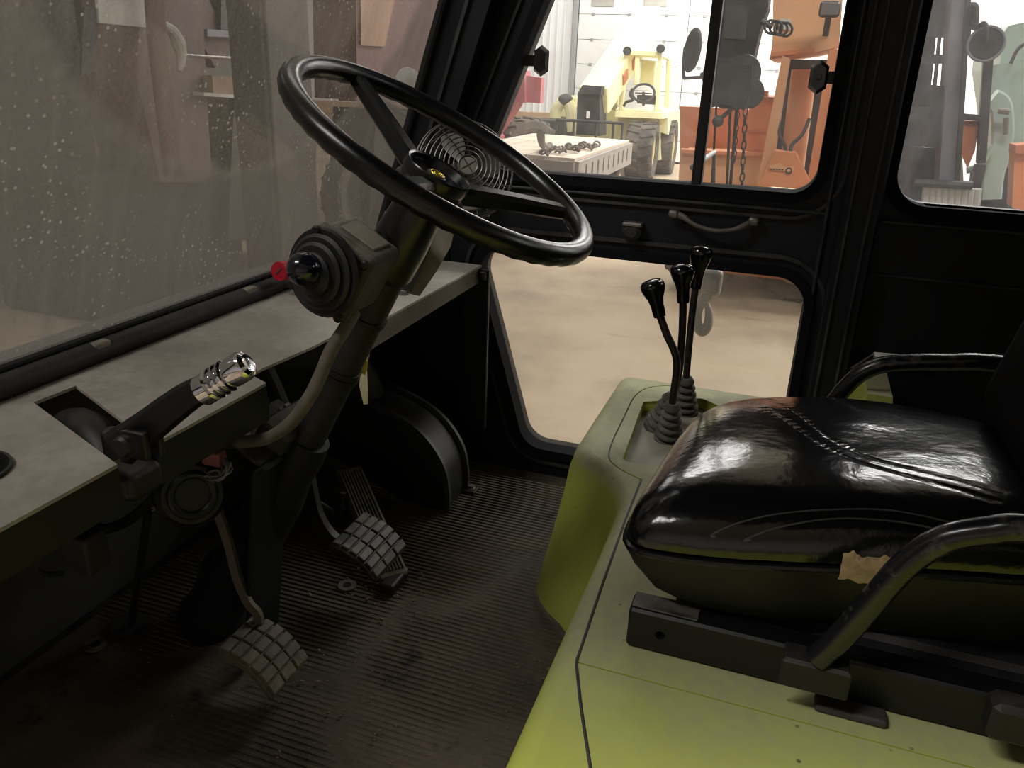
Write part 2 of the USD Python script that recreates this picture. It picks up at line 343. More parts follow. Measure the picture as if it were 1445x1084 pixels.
pane_look('door_glass', .10, (210, 208, 205))
pane_look('door_glass_dusty', .05, (200, 196, 192))
pane_look('quarter_glass', .13, (206, 206, 210))
pane_look('lower_glass', .09, (200, 190, 175), 3.)  # dust film, thickened to stand in for grey reflections on this pane
pane_look('clear_plastic', .10, (230, 225, 225), 20.)
def windshield_look():
    """Dirty windshield: brown film, thinner inside the wiper's arc, with drip streaks, mud spots and a scuffed edge along the arc."""
    n = {'g': ('geometry', {}), 't': ('transparent_bsdf', {'color': (.96, .96, .95)}), 'gl': ('glossy_bsdf', {'roughness': .03}), 'lw': ('layer_weight', {'blend': .5}), 'f5': ('math', {'math_type': 'power', 'value2': 5.}), 'fr': ('math', {'math_type': 'multiply_add', 'value2': .90, 'value3': .03}), 'm1': ('mix_closure', {}),
         'd': ('diffuse_bsdf', {}), 'tl': ('translucent_bsdf', {}), 'dt': ('mix_closure', {'fac': .62}), 'm2': ('mix_closure', {}),
         'ds': ('vector_math', {'math_type': 'distance', 'vector2': (-.89+.33*(1.21-.53), 1.082, 1.21)}),
         'nw': ('noise_texture', {'scale': 14., 'detail': 5.}), 'dw': ('math', {'math_type': 'multiply_add', 'value2': .03}), 'arc': ('map_range', {'range_type': 'smoothstep', 'from_min': .496, 'from_max': .522, 'to_min': .18, 'to_max': .43, 'clamp': True}),
         'n1': ('noise_texture', {'scale': 5., 'detail': 8., 'roughness': .62}), 'a1': ('map_range', {'from_min': .25, 'from_max': .75, 'to_min': -.03, 'to_max': .03}),
         'mp': ('mapping', {'scale': (1.5, 34., 2.2)}), 'n2': ('noise_texture', {'scale': 1., 'detail': 5., 'roughness': .6}), 'a2': ('map_range', {'from_min': .5, 'from_max': .78, 'to_min': 0., 'to_max': .20, 'clamp': True}),
         'v': ('voronoi_texture', {'scale': 75.}), 'vr': ('map_range', {'from_min': .13, 'from_max': .2, 'to_min': 1., 'to_max': 0., 'clamp': True}),
         'n4': ('noise_texture', {'scale': 9., 'detail': 4.}), 'r4': ('map_range', {'from_min': .45, 'from_max': .6, 'to_min': 0., 'to_max': .5, 'clamp': True}), 'sp': ('math', {'math_type': 'multiply'}),
         'e': ('map_range', {'from_min': .0, 'from_max': .028, 'to_min': .16, 'to_max': 0., 'clamp': True}), 'ed': ('math', {'math_type': 'subtract', 'value2': .505}), 'ea': ('math', {'math_type': 'absolute'}),
         'n6': ('noise_texture', {'scale': 230., 'detail': 3.}), 'r6': ('map_range', {'from_min': .3, 'from_max': .7, 'to_min': -.07, 'to_max': .07}), 's0': ('math', {'math_type': 'add'}),
         'n5': ('noise_texture', {'scale': 40., 'detail': 3.}), 'r5': ('map_range', {'from_min': .5, 'from_max': .66, 'to_min': 0., 'to_max': 1., 'clamp': True}), 'e2': ('math', {'math_type': 'multiply'}),
         's1': ('math', {'math_type': 'add'}), 's2': ('math', {'math_type': 'add'}), 's3': ('math', {'math_type': 'add'}), 's4': ('math', {'math_type': 'add', 'use_clamp': True}),
         'cl': ('mix_color', {'a': lin((138, 133, 125)), 'b': lin((205, 200, 190))})}
    L = [('g.position', 'ds.vector1'), ('g.position', 'nw.vector'), ('nw.fac', 'dw.value1'), ('ds.value', 'dw.value3'), ('dw.value', 'arc.value'),
         ('g.position', 'n1.vector'), ('n1.fac', 'a1.value'), ('g.position', 'mp.vector'), ('mp.vector', 'n2.vector'), ('n2.fac', 'a2.value'),
         ('g.position', 'v.vector'), ('v.distance', 'vr.value'), ('g.position', 'n4.vector'), ('n4.fac', 'r4.value'), ('vr.result', 'sp.value1'), ('r4.result', 'sp.value2'),
         ('ds.value', 'ed.value1'), ('ed.value', 'ea.value1'), ('ea.value', 'e.value'), ('g.position', 'n5.vector'), ('n5.fac', 'r5.value'), ('e.result', 'e2.value1'), ('r5.result', 'e2.value2'),
         ('g.position', 'n6.vector'), ('n6.fac', 'r6.value'), ('arc.result', 's0.value1'), ('r6.result', 's0.value2'), ('s0.value', 's1.value1'), ('a1.result', 's1.value2'), ('s1.value', 's2.value1'), ('a2.result', 's2.value2'), ('s2.value', 's3.value1'), ('sp.value', 's3.value2'), ('s3.value', 's4.value1'), ('e2.value', 's4.value2'),
         ('sp.value', 'cl.fac'), ('cl.result', 'd.color'), ('cl.result', 'tl.color'),
         ('lw.facing', 'f5.value1'), ('f5.value', 'fr.value1'), ('fr.value', 'm1.fac'), ('t.BSDF', 'm1.closure1'), ('gl.BSDF', 'm1.closure2'), ('d.BSDF', 'dt.closure1'), ('tl.BSDF', 'dt.closure2'), ('s4.value', 'm2.fac'), ('m1.closure', 'm2.closure1'), ('dt.closure', 'm2.closure2')]
    MAT['windshield_glass'] = usdkit.material(stage, '/World/Looks/windshield_glass', n, L, surface='m2.closure')
windshield_look()

# ================================================================ the cab: the room of this photograph
def rnd(poly, r): return poly.buffer(-r, 24).buffer(r, 24)
def wsx(z): return -.89 + .33*(z-.53)
part('floor', box(-1.08, .14, -.09, .86, 1.74, -.004), 'dark_metal', kind='structure')
# ribbed rubber mat: ribs along x every 11 mm, trodden flat where dirt packs them
def mat_mesh():
    xs = np.linspace(-1.03, -.10, 110); pitch = .0112
    ys = []; hs = []
    y = .19
    while y < 1.648:
        for dy, h in ((0, 0), (.0018, 1), (.0062, 1), (.008, 0)):
            ys.append(y+dy); hs.append(h)
        y += pitch
    ys = np.array(ys); hs = np.array(hs)
    X, Y = np.meshgrid(xs, ys)
    pk = meshkit.fbm(np.stack([X*3.2, Y*3.2, 0*X], -1), 4, 3)
    pk2 = np.exp(-(((X+.42)/.2)**2+((Y-.85)/.25)**2)*1.1)
    fill = np.clip((pk-.52)*4, 0, .6) + .75*pk2
    Z = -.003 + hs[:, None]*.0027*(1-np.clip(fill, 0, .9)) + np.clip(fill, 0, 1)*.0022*(1-hs[:, None]) + (meshkit.fbm(np.stack([X*40, Y*40, 0*X], -1), 2, 5)-.5)*.0012*np.clip(fill, 0, 1)
    V = np.stack([X, Y, Z], -1).reshape(-1, 3); ny, nx = X.shape
    i, j = np.meshgrid(np.arange(ny-1), np.arange(nx-1), indexing='ij'); a = (i*nx+j).ravel()
    F = np.vstack([np.stack([a, a+1, a+nx+1], 1), np.stack([a, a+nx+1, a+nx], 1)])
    return trimesh.Trimesh(V, F, process=False)
t = part('floor_mat', mat_mesh(), 'mat_rubber', smooth=False, label='black ribbed rubber mat caked with brown dust on the cab floor', cat='floor mat')
# right wall with its door
UP = rnd(Polygon([(-.657, .702), (.031, .702), (.031, 1.30), (-.416, 1.30)]), .045)
LOW = rnd(Polygon([(-.666, .538), (.048, .538), (.048, .064), (-.523, .064)]), .06)
REAR = rnd(Polygon([(.167, .697), (.74, .697), (.74, 1.30), (.167, 1.30)]), .06)
LEAF = Polygon([(-.60, .012), (-.722, .448), (-.745, .70), (-.47, 1.38), (.066, 1.38), (.066, .012)])
WALL = Polygon([(-1.08, -.06), (-1.08, .46), (wsx(.5), .5), (wsx(1.5), 1.5), (.86, 1.5), (.86, -.06)])
w = part('wall_right', ext_xz(WALL.difference(LEAF.buffer(.0015, join_style=2)).difference(REAR), 1.664, 1.72), 'black_paint', smooth=False, kind='structure')
part('pillar', ext_xz(Polygon([(wsx(.5)+.004, .5), (wsx(1.5)+.004, 1.5), (-.46, 1.5), (-.80, .5)]), 1.612, 1.662), 'black_paint', w, smooth=False)
part('pillar_ridge', ext_xz(Polygon([(-.845, .5), (-.515, 1.5), (-.507, 1.5), (-.837, .5)]), 1.604, 1.612), 'black_ridge', w, smooth=False)
part('pillar', box(.082, 1.622, 0, .150, 1.664, 1.5), 'black_paint', w)
for x in (.094, .128): part('pillar_ridge', box(x, 1.615, 0, x+.006, 1.622, 1.5, .002), 'black_ridge', w)
part('window_frame', ext_xz(REAR.buffer(.024).difference(REAR), 1.645, 1.70), 'frame_matte', w, smooth=40)
part('panel_ridge', box(.155, 1.652, .659, .80, 1.664, .667, .003), 'black_ridge', w)
part('panel_ridge', box(.155, 1.656, .560, .80, 1.664, .564, .002), 'black_ridge', w)
part('panel_ridge', box(.155, 1.652, .385, .30, 1.664, .392, .002), 'black_ridge', w)
d = thing('door_1', 'black steel cab door with two tall windows beyond the steering wheel', 'door', (0, 1.69, 0), kind='structure')
part('door_stop', ext_xz(LEAF.buffer(.03, join_style=2).difference(LEAF.buffer(-.02, join_style=2)), 1.717, 1.735), 'black_paint', d, smooth=False)
part('door_panel', ext_xz(LEAF.difference(UP.buffer(.01)).difference(LOW.buffer(.01)), 1.668, 1.716), 'black_paint', d, smooth=False)
part('window_frame', ext_xz(UP.buffer(.020).difference(UP), 1.652, 1.718), 'frame_matte', d, smooth=40)
part('window_frame', ext_xz(UP.buffer(.052).difference(UP.buffer(.046)), 1.660, 1.668), 'black_ridge', d, smooth=40)
part('window_frame', ext_xz(LOW.buffer(.018).difference(LOW), 1.652, 1.718), 'frame_matte', d, smooth=40)
part('window_frame', ext_xz(LOW.buffer(.042).difference(LOW.buffer(.034)), 1.660, 1.668), 'black_ridge', d, smooth=40)
part('door_ridge', box(-.66, 1.658, .664, .060, 1.668, .671, .003), 'black_ridge', d)
part('door_ridge', box(.056, 1.656, .02, .064, 1.668, 1.37, .003), 'black_ridge', d)
part('window_mullion', box(-.204, 1.672, .695, -.184, 1.704, 1.31), 'black_rubber', d)
part('pane', box(-.70, 1.690, .69, -.190, 1.694, 1.31, .001), 'door_glass', d, smooth=False)
part('pane', box(-.200, 1.700, .69, .04, 1.704, 1.31, .001), 'door_glass_dusty', d, smooth=False)
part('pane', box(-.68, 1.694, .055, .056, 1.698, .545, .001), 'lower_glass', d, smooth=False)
# sliding-window latches (a six-sided knob on a flat tongue), the door pull and the lock knob
def latch(c, sx, lab):
    k = thing('window_latch', lab, 'latch', c)
    hexa = Polygon([(0, .030), (.016, .019), (.016, -.019), (0, -.030), (-.016, -.019), (-.016, .019)])
    q = ext_xz(hexa, -.012, 0); q.vertices[q.vertices[:, 1] < -.006, 0] *= .72; q.vertices[q.vertices[:, 1] < -.006, 2] *= .78
    q.apply_translation(c); part('knob', q, 'knob_gloss', k)
    part('boss', lathe([(0, -.006), (.007, -.006), (.006, .004), (.0, .005)], np.array(c)+[0, -.012, 0], (0, -1, 0), 18), 'knob_gloss', k)
    part('tongue', box(c[0], c[1]+.002, c[2]-.011, c[0]+sx, c[1]+.010, c[2]+.011, .002), 'black_ridge', k)
latch(at(764, 86, y=1.675), -.05, 'black six-sided window latch by the front edge of the door glass')
latch(at(1155, 109, y=1.675), .055, 'black six-sided window latch by the rear edge of the door glass')
h = thing('door_pull', 'bowed brown pull handle screwed to the black door below its window', 'handle', at(1000, 320, y=1.66))
P = [at(u, v, y=1.668-o) for u, v, o in ((948, 301, .0), (962, 305, .018), (980, 317, .026), (1005, 325, .028), (1030, 325, .028), (1050, 319, .022), (1066, 312, .0))]
part('grip', tube(catmull(P, 6), np.interp(np.linspace(0, 1, 37), [0, .12, .3, .7, .88, 1], [.006, .0075, .0045, .0045, .0075, .006]), 10), 'rusty_steel', h)
for u, v in ((951, 302), (1064, 312)): part('mount', rbox(at(u, v, y=1.655), (.022, .022, .018), .007), 'bare_steel', h)
k = thing('lock_knob', 'worn black door lock knob left of the pull handle', 'knob', at(892, 322, y=1.66))
c = at(892, 326, y=1.655)
part('knob', lathe([(0, .0), (.016, .0), (.022, .008), (.021, .018), (.012, .024), (0, .025)], c+[0, .01, 0], (0, -1, 0), 10), 'dusty_black', k)
part('collar', box(c[0]-.020, c[1]-.016, c[2]+.010, c[0]+.022, c[1]+.012, c[2]+.019, .003), 'bare_steel', k)
q = thing('window_2', 'rear side window', 'window', (.45, 1.69, 1), kind='structure')
part('pane', box(.15, 1.694, .68, .76, 1.698, 1.32, .001), 'quarter_glass', q, smooth=False)
# windshield
q = thing('window_1', 'windshield', 'window', (-.8, .9, .9), kind='structure')
def inclined(y0, y1, z0, z1, th):
    P = Polygon([(wsx(z0), z0), (wsx(z1), z1), (wsx(z1)-th, z1), (wsx(z0)-th, z0)]); return ext_xz(P, y0, y1)
part('pane', inclined(.18, 1.655, .49, 1.48, .005), 'windshield_glass', q, smooth=False)
part('rubber_seal', tube([(-.878, .16, .517), (-.878, 1.61, .517)], .017, 14), 'black_rubber', q)
part('rubber_seal', tube([(-.890, .16, .537), (-.890, 1.61, .537)], .007, 10), 'black_rubber', q)
part('rubber_seal', tube([(wsx(.5)+.008, 1.606, .5), (wsx(1.48)+.008, 1.606, 1.48)], .010, 10), 'black_rubber', q)
for y in (.80, 1.13):
    part('seal_clip', rbox((-.872, y, .528), (.016, .028, .012), .004), 'grey_shell', q)
part('wall_front', [box(-1.08, .14, -.06, -1.05, 1.664, .46), box(-1.08, .14, .455, wsx(.5)+.02, 1.664, .485)], 'charcoal', smooth=False, kind='structure')
part('ceiling', box(-.62, .10, 1.5, .88, 1.74, 1.56, .01), 'black_paint', kind='structure')
part('wall_rear', ext_yz(sbox(.14, -.06, 1.72, 1.5).difference(rnd(sbox(.28, .85, 1.56, 1.38), .06)), .82, .86), 'black_paint', smooth=False, kind='structure')
q = thing('window_3', 'back window', 'window', (.84, .9, 1.1), kind='structure')
part('pane', box(.838, .27, .84, .842, 1.57, 1.39, .001), 'quarter_glass', q, smooth=False)
w = part('wall_left', ext_xz(Polygon([(.50, 0), (.86, 0), (.86, 1.5), (-.62, 1.5), (-.62, 1.43), (.42, 1.43)]).difference(rnd(sbox(.56, .75, .80, 1.38), .05)), .14, .18), 'black_paint', smooth=False, kind='structure')
part('pillar', ext_xz(Polygon([(wsx(.46)-.03, .46), (wsx(1.5)-.03, 1.5), (wsx(1.5)+.05, 1.5), (wsx(.46)+.05, .46)]), .14, .18), 'black_paint', w, smooth=False)
part('sill', box(-1.08, .14, -.06, .86, .18, .012), 'dark_metal', w)

# ---------------------------------------------------------------- dashboard: a bent plate with slots
DB, DF, DZ = -.883, -.62, .506
plan = Polygon([(DB, .19), (DB, 1.595), (DF, 1.595), (DF, 1.075), (-.646, 1.075), (-.646, .975), (-.657, .865), (-.655, .838), (DF, .822), (DF, .622), (-.682, .647), (-.829, .714), (-.831, .653), (DF, .567), (DF, .19)])
plan = plan.difference(Point(-.745, .492).buffer(.044, 32))
da = thing('dashboard', 'dust-coated grey dashboard plate under the windshield', 'dashboard', (-.75, .9, .5))
part('top_plate', ext_xy(plan.buffer(-.002).buffer(.002), DZ-.004, DZ), 'dusty_panel', da)
def lip(y0, y1, z1, name='front_lip', mat='dusty_lip'):
    part(name, ext_yz(Polygon([(y0, DZ-.0041), (y1, DZ-.0041), (y1, z1[1]), (y0, z1[0])]), DF-.004, DF), mat, da, smooth=False)
lip(.19, .567, (.455, .455), mat='black_rail'); lip(.622, .822, (.455, .452), mat='black_rail')  # left lips get black so their shade sits in the colour
lip(1.075, 1.595, (.465, .470), mat='dusty_lip')
part('support', ext_yz(Polygon([at(u_, v_, x=DF-.028)[1:] for u_, v_ in ((172, 668), (290, 640), (378, 588), (378, 560), (172, 640))]), DF-.03, DF-.026), 'dark_metal', da, smooth=False)
part('side_bracket', box(-.66, 1.585, .12, -.60, 1.598, .50, .002), 'black_paint', da)
part('corner_clip', rbox((-.612, 1.585, .486), (.016, .02, .02), .003), 'dark_metal', da)
part('bolt', bolt((-.66, 1.30, DZ), (0, 0, 1), .006, .005), 'bare_steel', da)
cu = thing('cup_holder', 'black round cup holder cup sunk in the dashboard at the left edge', 'cup holder', (-.745, .492, .5))
part('cup', lathe([(.043, .004), (.046, .004), (.046, 0), (.041, -.06), (0, -.06), (0, -.055), (.036, -.055), (.043, .004)], (-.745, .492, DZ), n=36), 'black_rubber', cu)
part('lining', torus((-.745, .492, DZ-.03), .034, .006, (0, 0, 1)), 'blue_knob', cu)
# drive parts seen through the slot and under the plate
u = thing('pivot_bracket', 'dusty black brake pivot casting inside the dashboard slot', 'bracket', (-.70, .64, .47))
part('casting', tube(catmull([(-.83, .69, .455), (-.78, .67, .475), (-.73, .65, .47), (-.69, .63, .44)], 8), .024, 14), 'dark_metal', u)
part('yoke', [rbox((-.668, .624, .487), (.05, .022, .05), .008), rbox((-.64, .60, .47), (.05, .05, .035), .01)], 'dark_metal', u)
# parking brake lever
G = [at(172, 630, y=.585), at(208, 603, y=.592), at(262, 562, y=.60), at(292, 546, y=.602)]
pb = thing('parking_brake_lever', 'black parking brake lever with a ribbed chrome grip rising from the dashboard slot', 'lever', G[0])
bar = [(-1, -.55), (1, -.55), (1, .55), (-1, .55)]
part('arm', tube(catmull(G, 8), np.linspace(.021, .0125, 25), prof=[(-1, -.35), (-.75, -.62), (.75, -.62), (1, -.35), (1, .35), (.75, .62), (-.75, .62), (-1, .35)], up=(0, 0, 1)), 'wheel_plastic', pb)
g0, g1 = at(286, 552, y=.60), at(352, 511, y=.612)
L = np.linalg.norm(g1-g0); rr = .0155
prof = [(0, 0), (rr*1.02, 0), (rr*1.02, .2*L)]
for k in range(3):
    s = (.24+.12*k)*L; prof += [(rr*.90, s), (rr*.90, s+.02*L), (rr*1.08, s+.04*L), (rr*1.08, s+.075*L), (rr*.90, s+.095*L)]
prof += [(rr*.98, .63*L), (rr, .86*L), (rr*.86, .94*L), (rr*.6, .985*L), (0, L)]
part('grip', lathe(prof, g0, g1-g0, 28), 'chrome', pb, smooth=25, label='ribbed chrome grip')
c = at(178, 628, y=.565)
part('pivot_bolt', lathe([(0, 0), (.0115, 0), (.0115, .006), (.009, .009), (0, .009)], c, (0, -1, 0), 20), 'dark_metal', pb)
part('clevis', [rbox(c+[-.004, .014, -.006], (.036, .008, .032), .003), rbox(c+[-.004, .034, -.010], (.036, .008, .032), .003)], 'dark_metal', pb)

# ---------------------------------------------------------------- steering wheel and column
WC = np.array([-.407, .92, .80]); WN = unit([.49, .033, .871]); WF = frame_to(WN, (0, 1, 0))
ea = unit(np.cross(WN, [0, 1, 0])); eb = np.cross(WN, ea)
def wp(r, deg, o=0): a = math.radians(deg); return WC + r*(math.cos(a)*ea + math.sin(a)*eb) + WN*o
sw = thing('steering_wheel', 'black three-spoke steering wheel with finger ridges under its rim', 'steering wheel', WC)
N, K = 216, 18; th = np.arange(N)/N*2*PI; V = []
for i in range(N):
    rad = math.cos(th[i])*ea + math.sin(th[i])*eb; C = WC + .1965*rad
    for j in range(K):
        ph = j/K*2*PI; s = max(0, -math.sin(ph)); r = .0138*(1 + s*.10*(.5+.5*math.sin(th[i]*44))-.03)
        V.append(C + r*(math.cos(ph)*rad + math.sin(ph)*WN))
F = []
for i in range(N):
    for j in range(K):
        a, b, c, d_ = i*K+j, i*K+(j+1) % K, ((i+1) % N)*K+(j+1) % K, ((i+1) % N)*K+j
        F += [[a, c, b], [a, d_, c]]
rim = trimesh.Trimesh(np.array(V), F, process=False); trimesh.repair.fix_normals(rim)
part('rim', rim, 'wheel_plastic', sw, smooth=50)
for deg in (-20, -137, 101):
    P = [wp(.188, deg, -.004), wp(.16, deg, -.010), wp(.10, deg, -.023), wp(.038, deg, -.038)]
    pr = [(-.85, -.5), (-.5, -.85), (.5, -.85), (.85, -.5), (.85, .3), (.5, .62), (.2, .35), (-.2, .35), (-.5, .62), (-.85, .3)]
    side = np.cross(WN, unit(P[0]-P[-1]))
    part('spoke', tube(catmull(P, 6), np.linspace(.0115, .0165, 19), prof=pr, up=side), 'wheel_plastic', sw, smooth=35)
part('hub', lathe([(0, -.062), (.040, -.062), (.0455, -.055), (.046, -.043), (.043, -.039), (.042, -.033), (.0435, -.030), (.0435, -.020), (.042, -.017), (.039, -.0185), (.036, -.029), (.0, -.031)], WC, WN, 48), 'wheel_plastic', sw, smooth=28)
cap = part('horn_cap', lathe([(0, -.032), (.0125, -.032), (.0125, -.0245), (.011, -.0235), (0, -.0235)], WC, WN, 32), 'black_rubber', sw)
part('emblem', torus(WC+WN*-.0232, .0088, .0013, WN, 32, 8), 'brass', cap)
part('emblem', [torus(WC+WN*-.0232, .0046, .0011, WN, 24, 8), place(box(-.0045, -.001, 0, .0045, .001, .0012, .0003), WC+WN*-.0235, WN, (0, 1, 0))], 'brass', cap)
def cp(s, a=0, b=0): return WC - WN*s + ea*a + eb*b + np.array([.024*min(1, max(0, s-.15)/.1), 0, 0])     # a point s below the wheel along the column
sc = thing('steering_column', 'black steering column slanting from the wheel to the cab floor', 'steering column', cp(.92))
part('collar', lathe([(0, .060), (.030, .060), (.033, .084), (.036, .12), (.036, .165), (.031, .175), (0, .175)], WC, -WN, 40), 'wheel_plastic', sc, smooth=30)
part('upper_tube', rod(cp(.17), cp(.56), .0255, 28), 'black_rubber', sc)
part('lower_tube', tube([cp(.47), cp(.50), cp(.54), cp(.60), cp(.915)], [.03, .034, .033, .041, .045], 24), 'black_paint', sc, smooth=50)
fz = cp(.915); part('floor_boot', lathe([(.044, .12), (.046, .06), (.054, .03), (.064, .008), (.066, 0), (0, 0)], [*at(308, 868, z=0)[:2], .002], unit([.30, 0, 1]), 36), 'boot_rubber' if False else 'black_rubber', sc)
for s in (.245, .335, .345): part('clamp', lathe([(.0255, -.004), (.0285, -.004), (.0285, .004), (.0255, .004), (.0255, -.004)], cp(.17)+(s-.17)/.39*(cp(.56)-cp(.17)), cp(.17)-cp(.56), 28), 'dark_metal', sc)
part('mount_plate', [cbox(cp(.505, .055, .0), (.006, .15, .09), np.array([WN, eb, ea]).T), cbox(cp(.475, .035, .0), (.035, .10, .05), np.array([WN, eb, ea]).T)], 'dusty_black', sc)
for b_ in (-.055, .055): part('bolt', bolt(cp(.50, .07, b_), WN, .008, .012), 'bare_steel', sc)
part('brace', beam(cp(.50, .02, .05), (-.70, .86, .02), .006, .085, (0, 1, 0)), 'black_paint', sc)
# broken halves of the column cover
def shard(pts, th, nrm):
    pts = np.asarray(pts); return hull(np.vstack([pts, pts - unit(nrm)*th]))
co = thing('column_cover', 'cracked grey plastic cover standing open on the right of the steering column', 'cover', cp(.2, 0, -.05))
A = [at(u_, v_, y=1.00) for u_, v_ in ((609, 325), (622, 319), (640, 331), (636, 348), (616, 383), (592, 418), (575, 414), (590, 380))]
part('shell', hull(np.vstack([A[:4] + A[3:], np.array(A) + [-.012, .014, .0]])), 'grey_shell', co, smooth=20)
B_ = [at(u_, v_, y=.975) for u_, v_ in ((560, 338), (600, 334), (608, 350), (580, 412), (562, 408), (552, 372))]
part('inner_shell', hull(np.vstack([np.array(B_), np.array(B_) + [-.02, .02, 0]])), 'dusty_black', co, smooth=20)
co = thing('column_cover', 'small broken grey cover flap behind the left of the steering column', 'cover', cp(.13, 0, .05))
A = [at(u_, v_, y=.97) for u_, v_ in ((543, 300), (572, 293), (566, 306), (549, 318), (540, 330), (530, 326))]
part('flap', hull(np.vstack([np.array(A), np.array(A) + [-.006, .012, 0]])), 'grey_shell', co, smooth=20)
# directional control: box, bellows disc and knob on the column's left side
js = thing('joystick', 'blue-black ball knob lever on a dusty square box beside the steering column', 'joystick', at(500, 385, y=.80))
jc = at(472, 384, y=.815); cd, cq = unit([.49, 0, .87]), unit([-.87, 0, .49])
JR = np.array([cq, [0, -1., 0], cd]).T
JR[:, 1] = np.cross(JR[:, 2], JR[:, 0])
jn = JR[:, 1] * (1 if JR[1, 1] < 0 else -1)
part('housing', rbox(jc+[0, .038, 0], (.080, .072, .088), .010, JR), 'dusty_box', js, smooth=30)
part('front_plate', rbox(jc - [0, .004, 0], (.086, .020, .094), .008, JR), 'dusty_box', js, smooth=30)
part('top_label', cbox(jc+[0, .038, 0]+cd*.0455, (.05, .04, .003), JR, .001), 'grey_shell', js)
for sx in (-1, 1):
    for sz in (-1, 1):
        part('screw', lathe([(0, 0), (.006, 0), (.006, .003), (.004, .005), (0, .005)], jc+jn*.014+cq*.035*sx+cd*.039*sz, jn, 16), 'dark_metal', js)
bo = jc + jn*.014 + cq*.004
part('bellows', lathe([(0, 0), (.050, 0), (.053, .004), (.051, .008), (.045, .007), (.046, .011), (.042, .014), (.036, .013), (.037, .017), (.033, .020), (.026, .019), (.0255, .023), (.021, .027), (.016, .031), (.013, .040), (0, .040)], bo, jn+cq*.20, 40), 'boot_rubber' if False else 'black_rubber', js, smooth=35)
kn = at(429, 380, y=.745)
part('stalk', tube([bo+jn*.03, kn], [.013, .009], 16), 'dusty_black', js)
part('knob', lathe([(0, -.019), (.009, -.0185), (.015, -.0135), (.0185, -.007), (.0192, 0), (.018, .007), (.014, .0135), (.008, .0178), (0, .019)], kn, kn-bo, 32), 'blue_knob', js, smooth=60)
# cable down the column, key with a tag, screws
cb = thing('cable', 'thick grey cable looping from the joystick box down beside the column', 'cable', at(480, 480, y=.82))
P = [at(500, 440, y=.84), at(487, 463, y=.82), at(468, 493, y=.80), at(452, 530, y=.79), at(437, 560, y=.78), at(410, 597, y=.78), at(375, 619, y=.79), at(335, 624, y=.83), at(300, 628, y=.90), at(270, 630, y=1.0)]
part('sheath', tube(catmull(P, 8), .0085, 12), 'hose', cb)
ky = thing('key', 'brass key with a worn yellow tag hanging beside the steering column', 'key', at(516, 530, y=.97))
part('ring', torus(at(515, 502, y=.97), .008, .0012, (.9, -.3, 0)), 'bare_steel', ky)
part('blade', hull([at(u_, v_, y=y_) for u_, v_ in ((509, 522), (518, 524), (520, 570), (513, 571), (507, 545)) for y_ in (.968, .971)]), 'cream', ky)
part('bow', rod(at(516, 508, y=.97), at(514, 526, y=.97), .004, 10), 'brass', ky)

# bottle lying on the dashboard
bt = thing('bottle', 'clear plastic bottle with a red screw cap lying on the dashboard behind the joystick', 'bottle', (-.86, 1.40, .542))
b0 = at(393, 383, x=-.847); bd = unit([.06, 1, -.09])
part('cap', lathe([(0, 0), (.0165, 0), (.0175, .003), (.0175, .020), (.0155, .022), (0, .022)], b0, bd, 28), 'red_plastic', bt)
part('cap_mark', [place(box(-.0015, -.009, -.0012, .0015, .009, 0, .0005), b0, bd, (1, 0, 1)), ], 'maroon', bt, label='dark arrow moulded in the cap')
part('body', lathe([(.012, .018), (.0125, .03), (.02, .045), (.032, .07), (.034, .085), (.031, .11), (.034, .13), (.034, .20), (.03, .215), (.0, .218)], b0, bd, 24), 'clear_plastic', bt)

# ---------------------------------------------------------------- cage fan on the front pillar
fn = thing('fan', 'small wire-cage fan with grey blades on the front pillar behind the steering wheel', 'fan', at(650, 235, y=1.45))
fc = at(655, 240, y=1.44); fz_ = unit([.52, -.75, .36]); FF = frame_to(fz_)
R0 = .094
def ringpts(r, o): t_ = np.arange(40)/40*2*PI; return fc+fz_*o+r*(np.cos(t_)[:, None]*FF[:, 0]+np.sin(t_)[:, None]*FF[:, 1])
rings = []
for k in range(9):
    r_ = R0*(k+2)/10.5; rings.append(tube(ringpts(r_, .030*math.sqrt(max(0, 1-(r_/R0)**2))+.006), .0015, 6, closed=True))
part('front_guard', rings + [tube(ringpts(R0, .0), .0022, 8, closed=True)] + [tube([fc+fz_*.036, fc+fz_*.03+R0*.5*(math.cos(a)*FF[:, 0]+math.sin(a)*FF[:, 1]), fc+R0*(math.cos(a)*FF[:, 0]+math.sin(a)*FF[:, 1])], .0016, 6) for a in np.arange(4)*PI/2+.5], 'fan_wire', fn)
ribs = []
for k in range(22):
    a = k/22*2*PI; e = lambda r_, o, w=.0: fc+fz_*o+r_*(math.cos(a+w)*FF[:, 0]+math.sin(a+w)*FF[:, 1])
    ribs.append(tube(catmull([e(R0, 0), e(R0*1.02, -.03, .12), e(R0*.92, -.068, .3), e(R0*.55, -.094, .6), e(R0*.3, -.098, .8)], 4), .0015, 5))
part('rear_guard', ribs + [tube(ringpts(R0*.92, -.068), .0016, 6, closed=True)], 'fan_wire', fn)
part('hub', lathe([(0, .036), (.017, .035), (.019, .030), (.016, .026), (0, .026)], fc, fz_, 24), 'fan_blade', fn)
part('motor', lathe([(0, -.12), (.022, -.118), (.027, -.11), (.027, -.035), (.012, -.03), (.012, .02), (0, .022)], fc, fz_, 24), 'machine_black', fn)
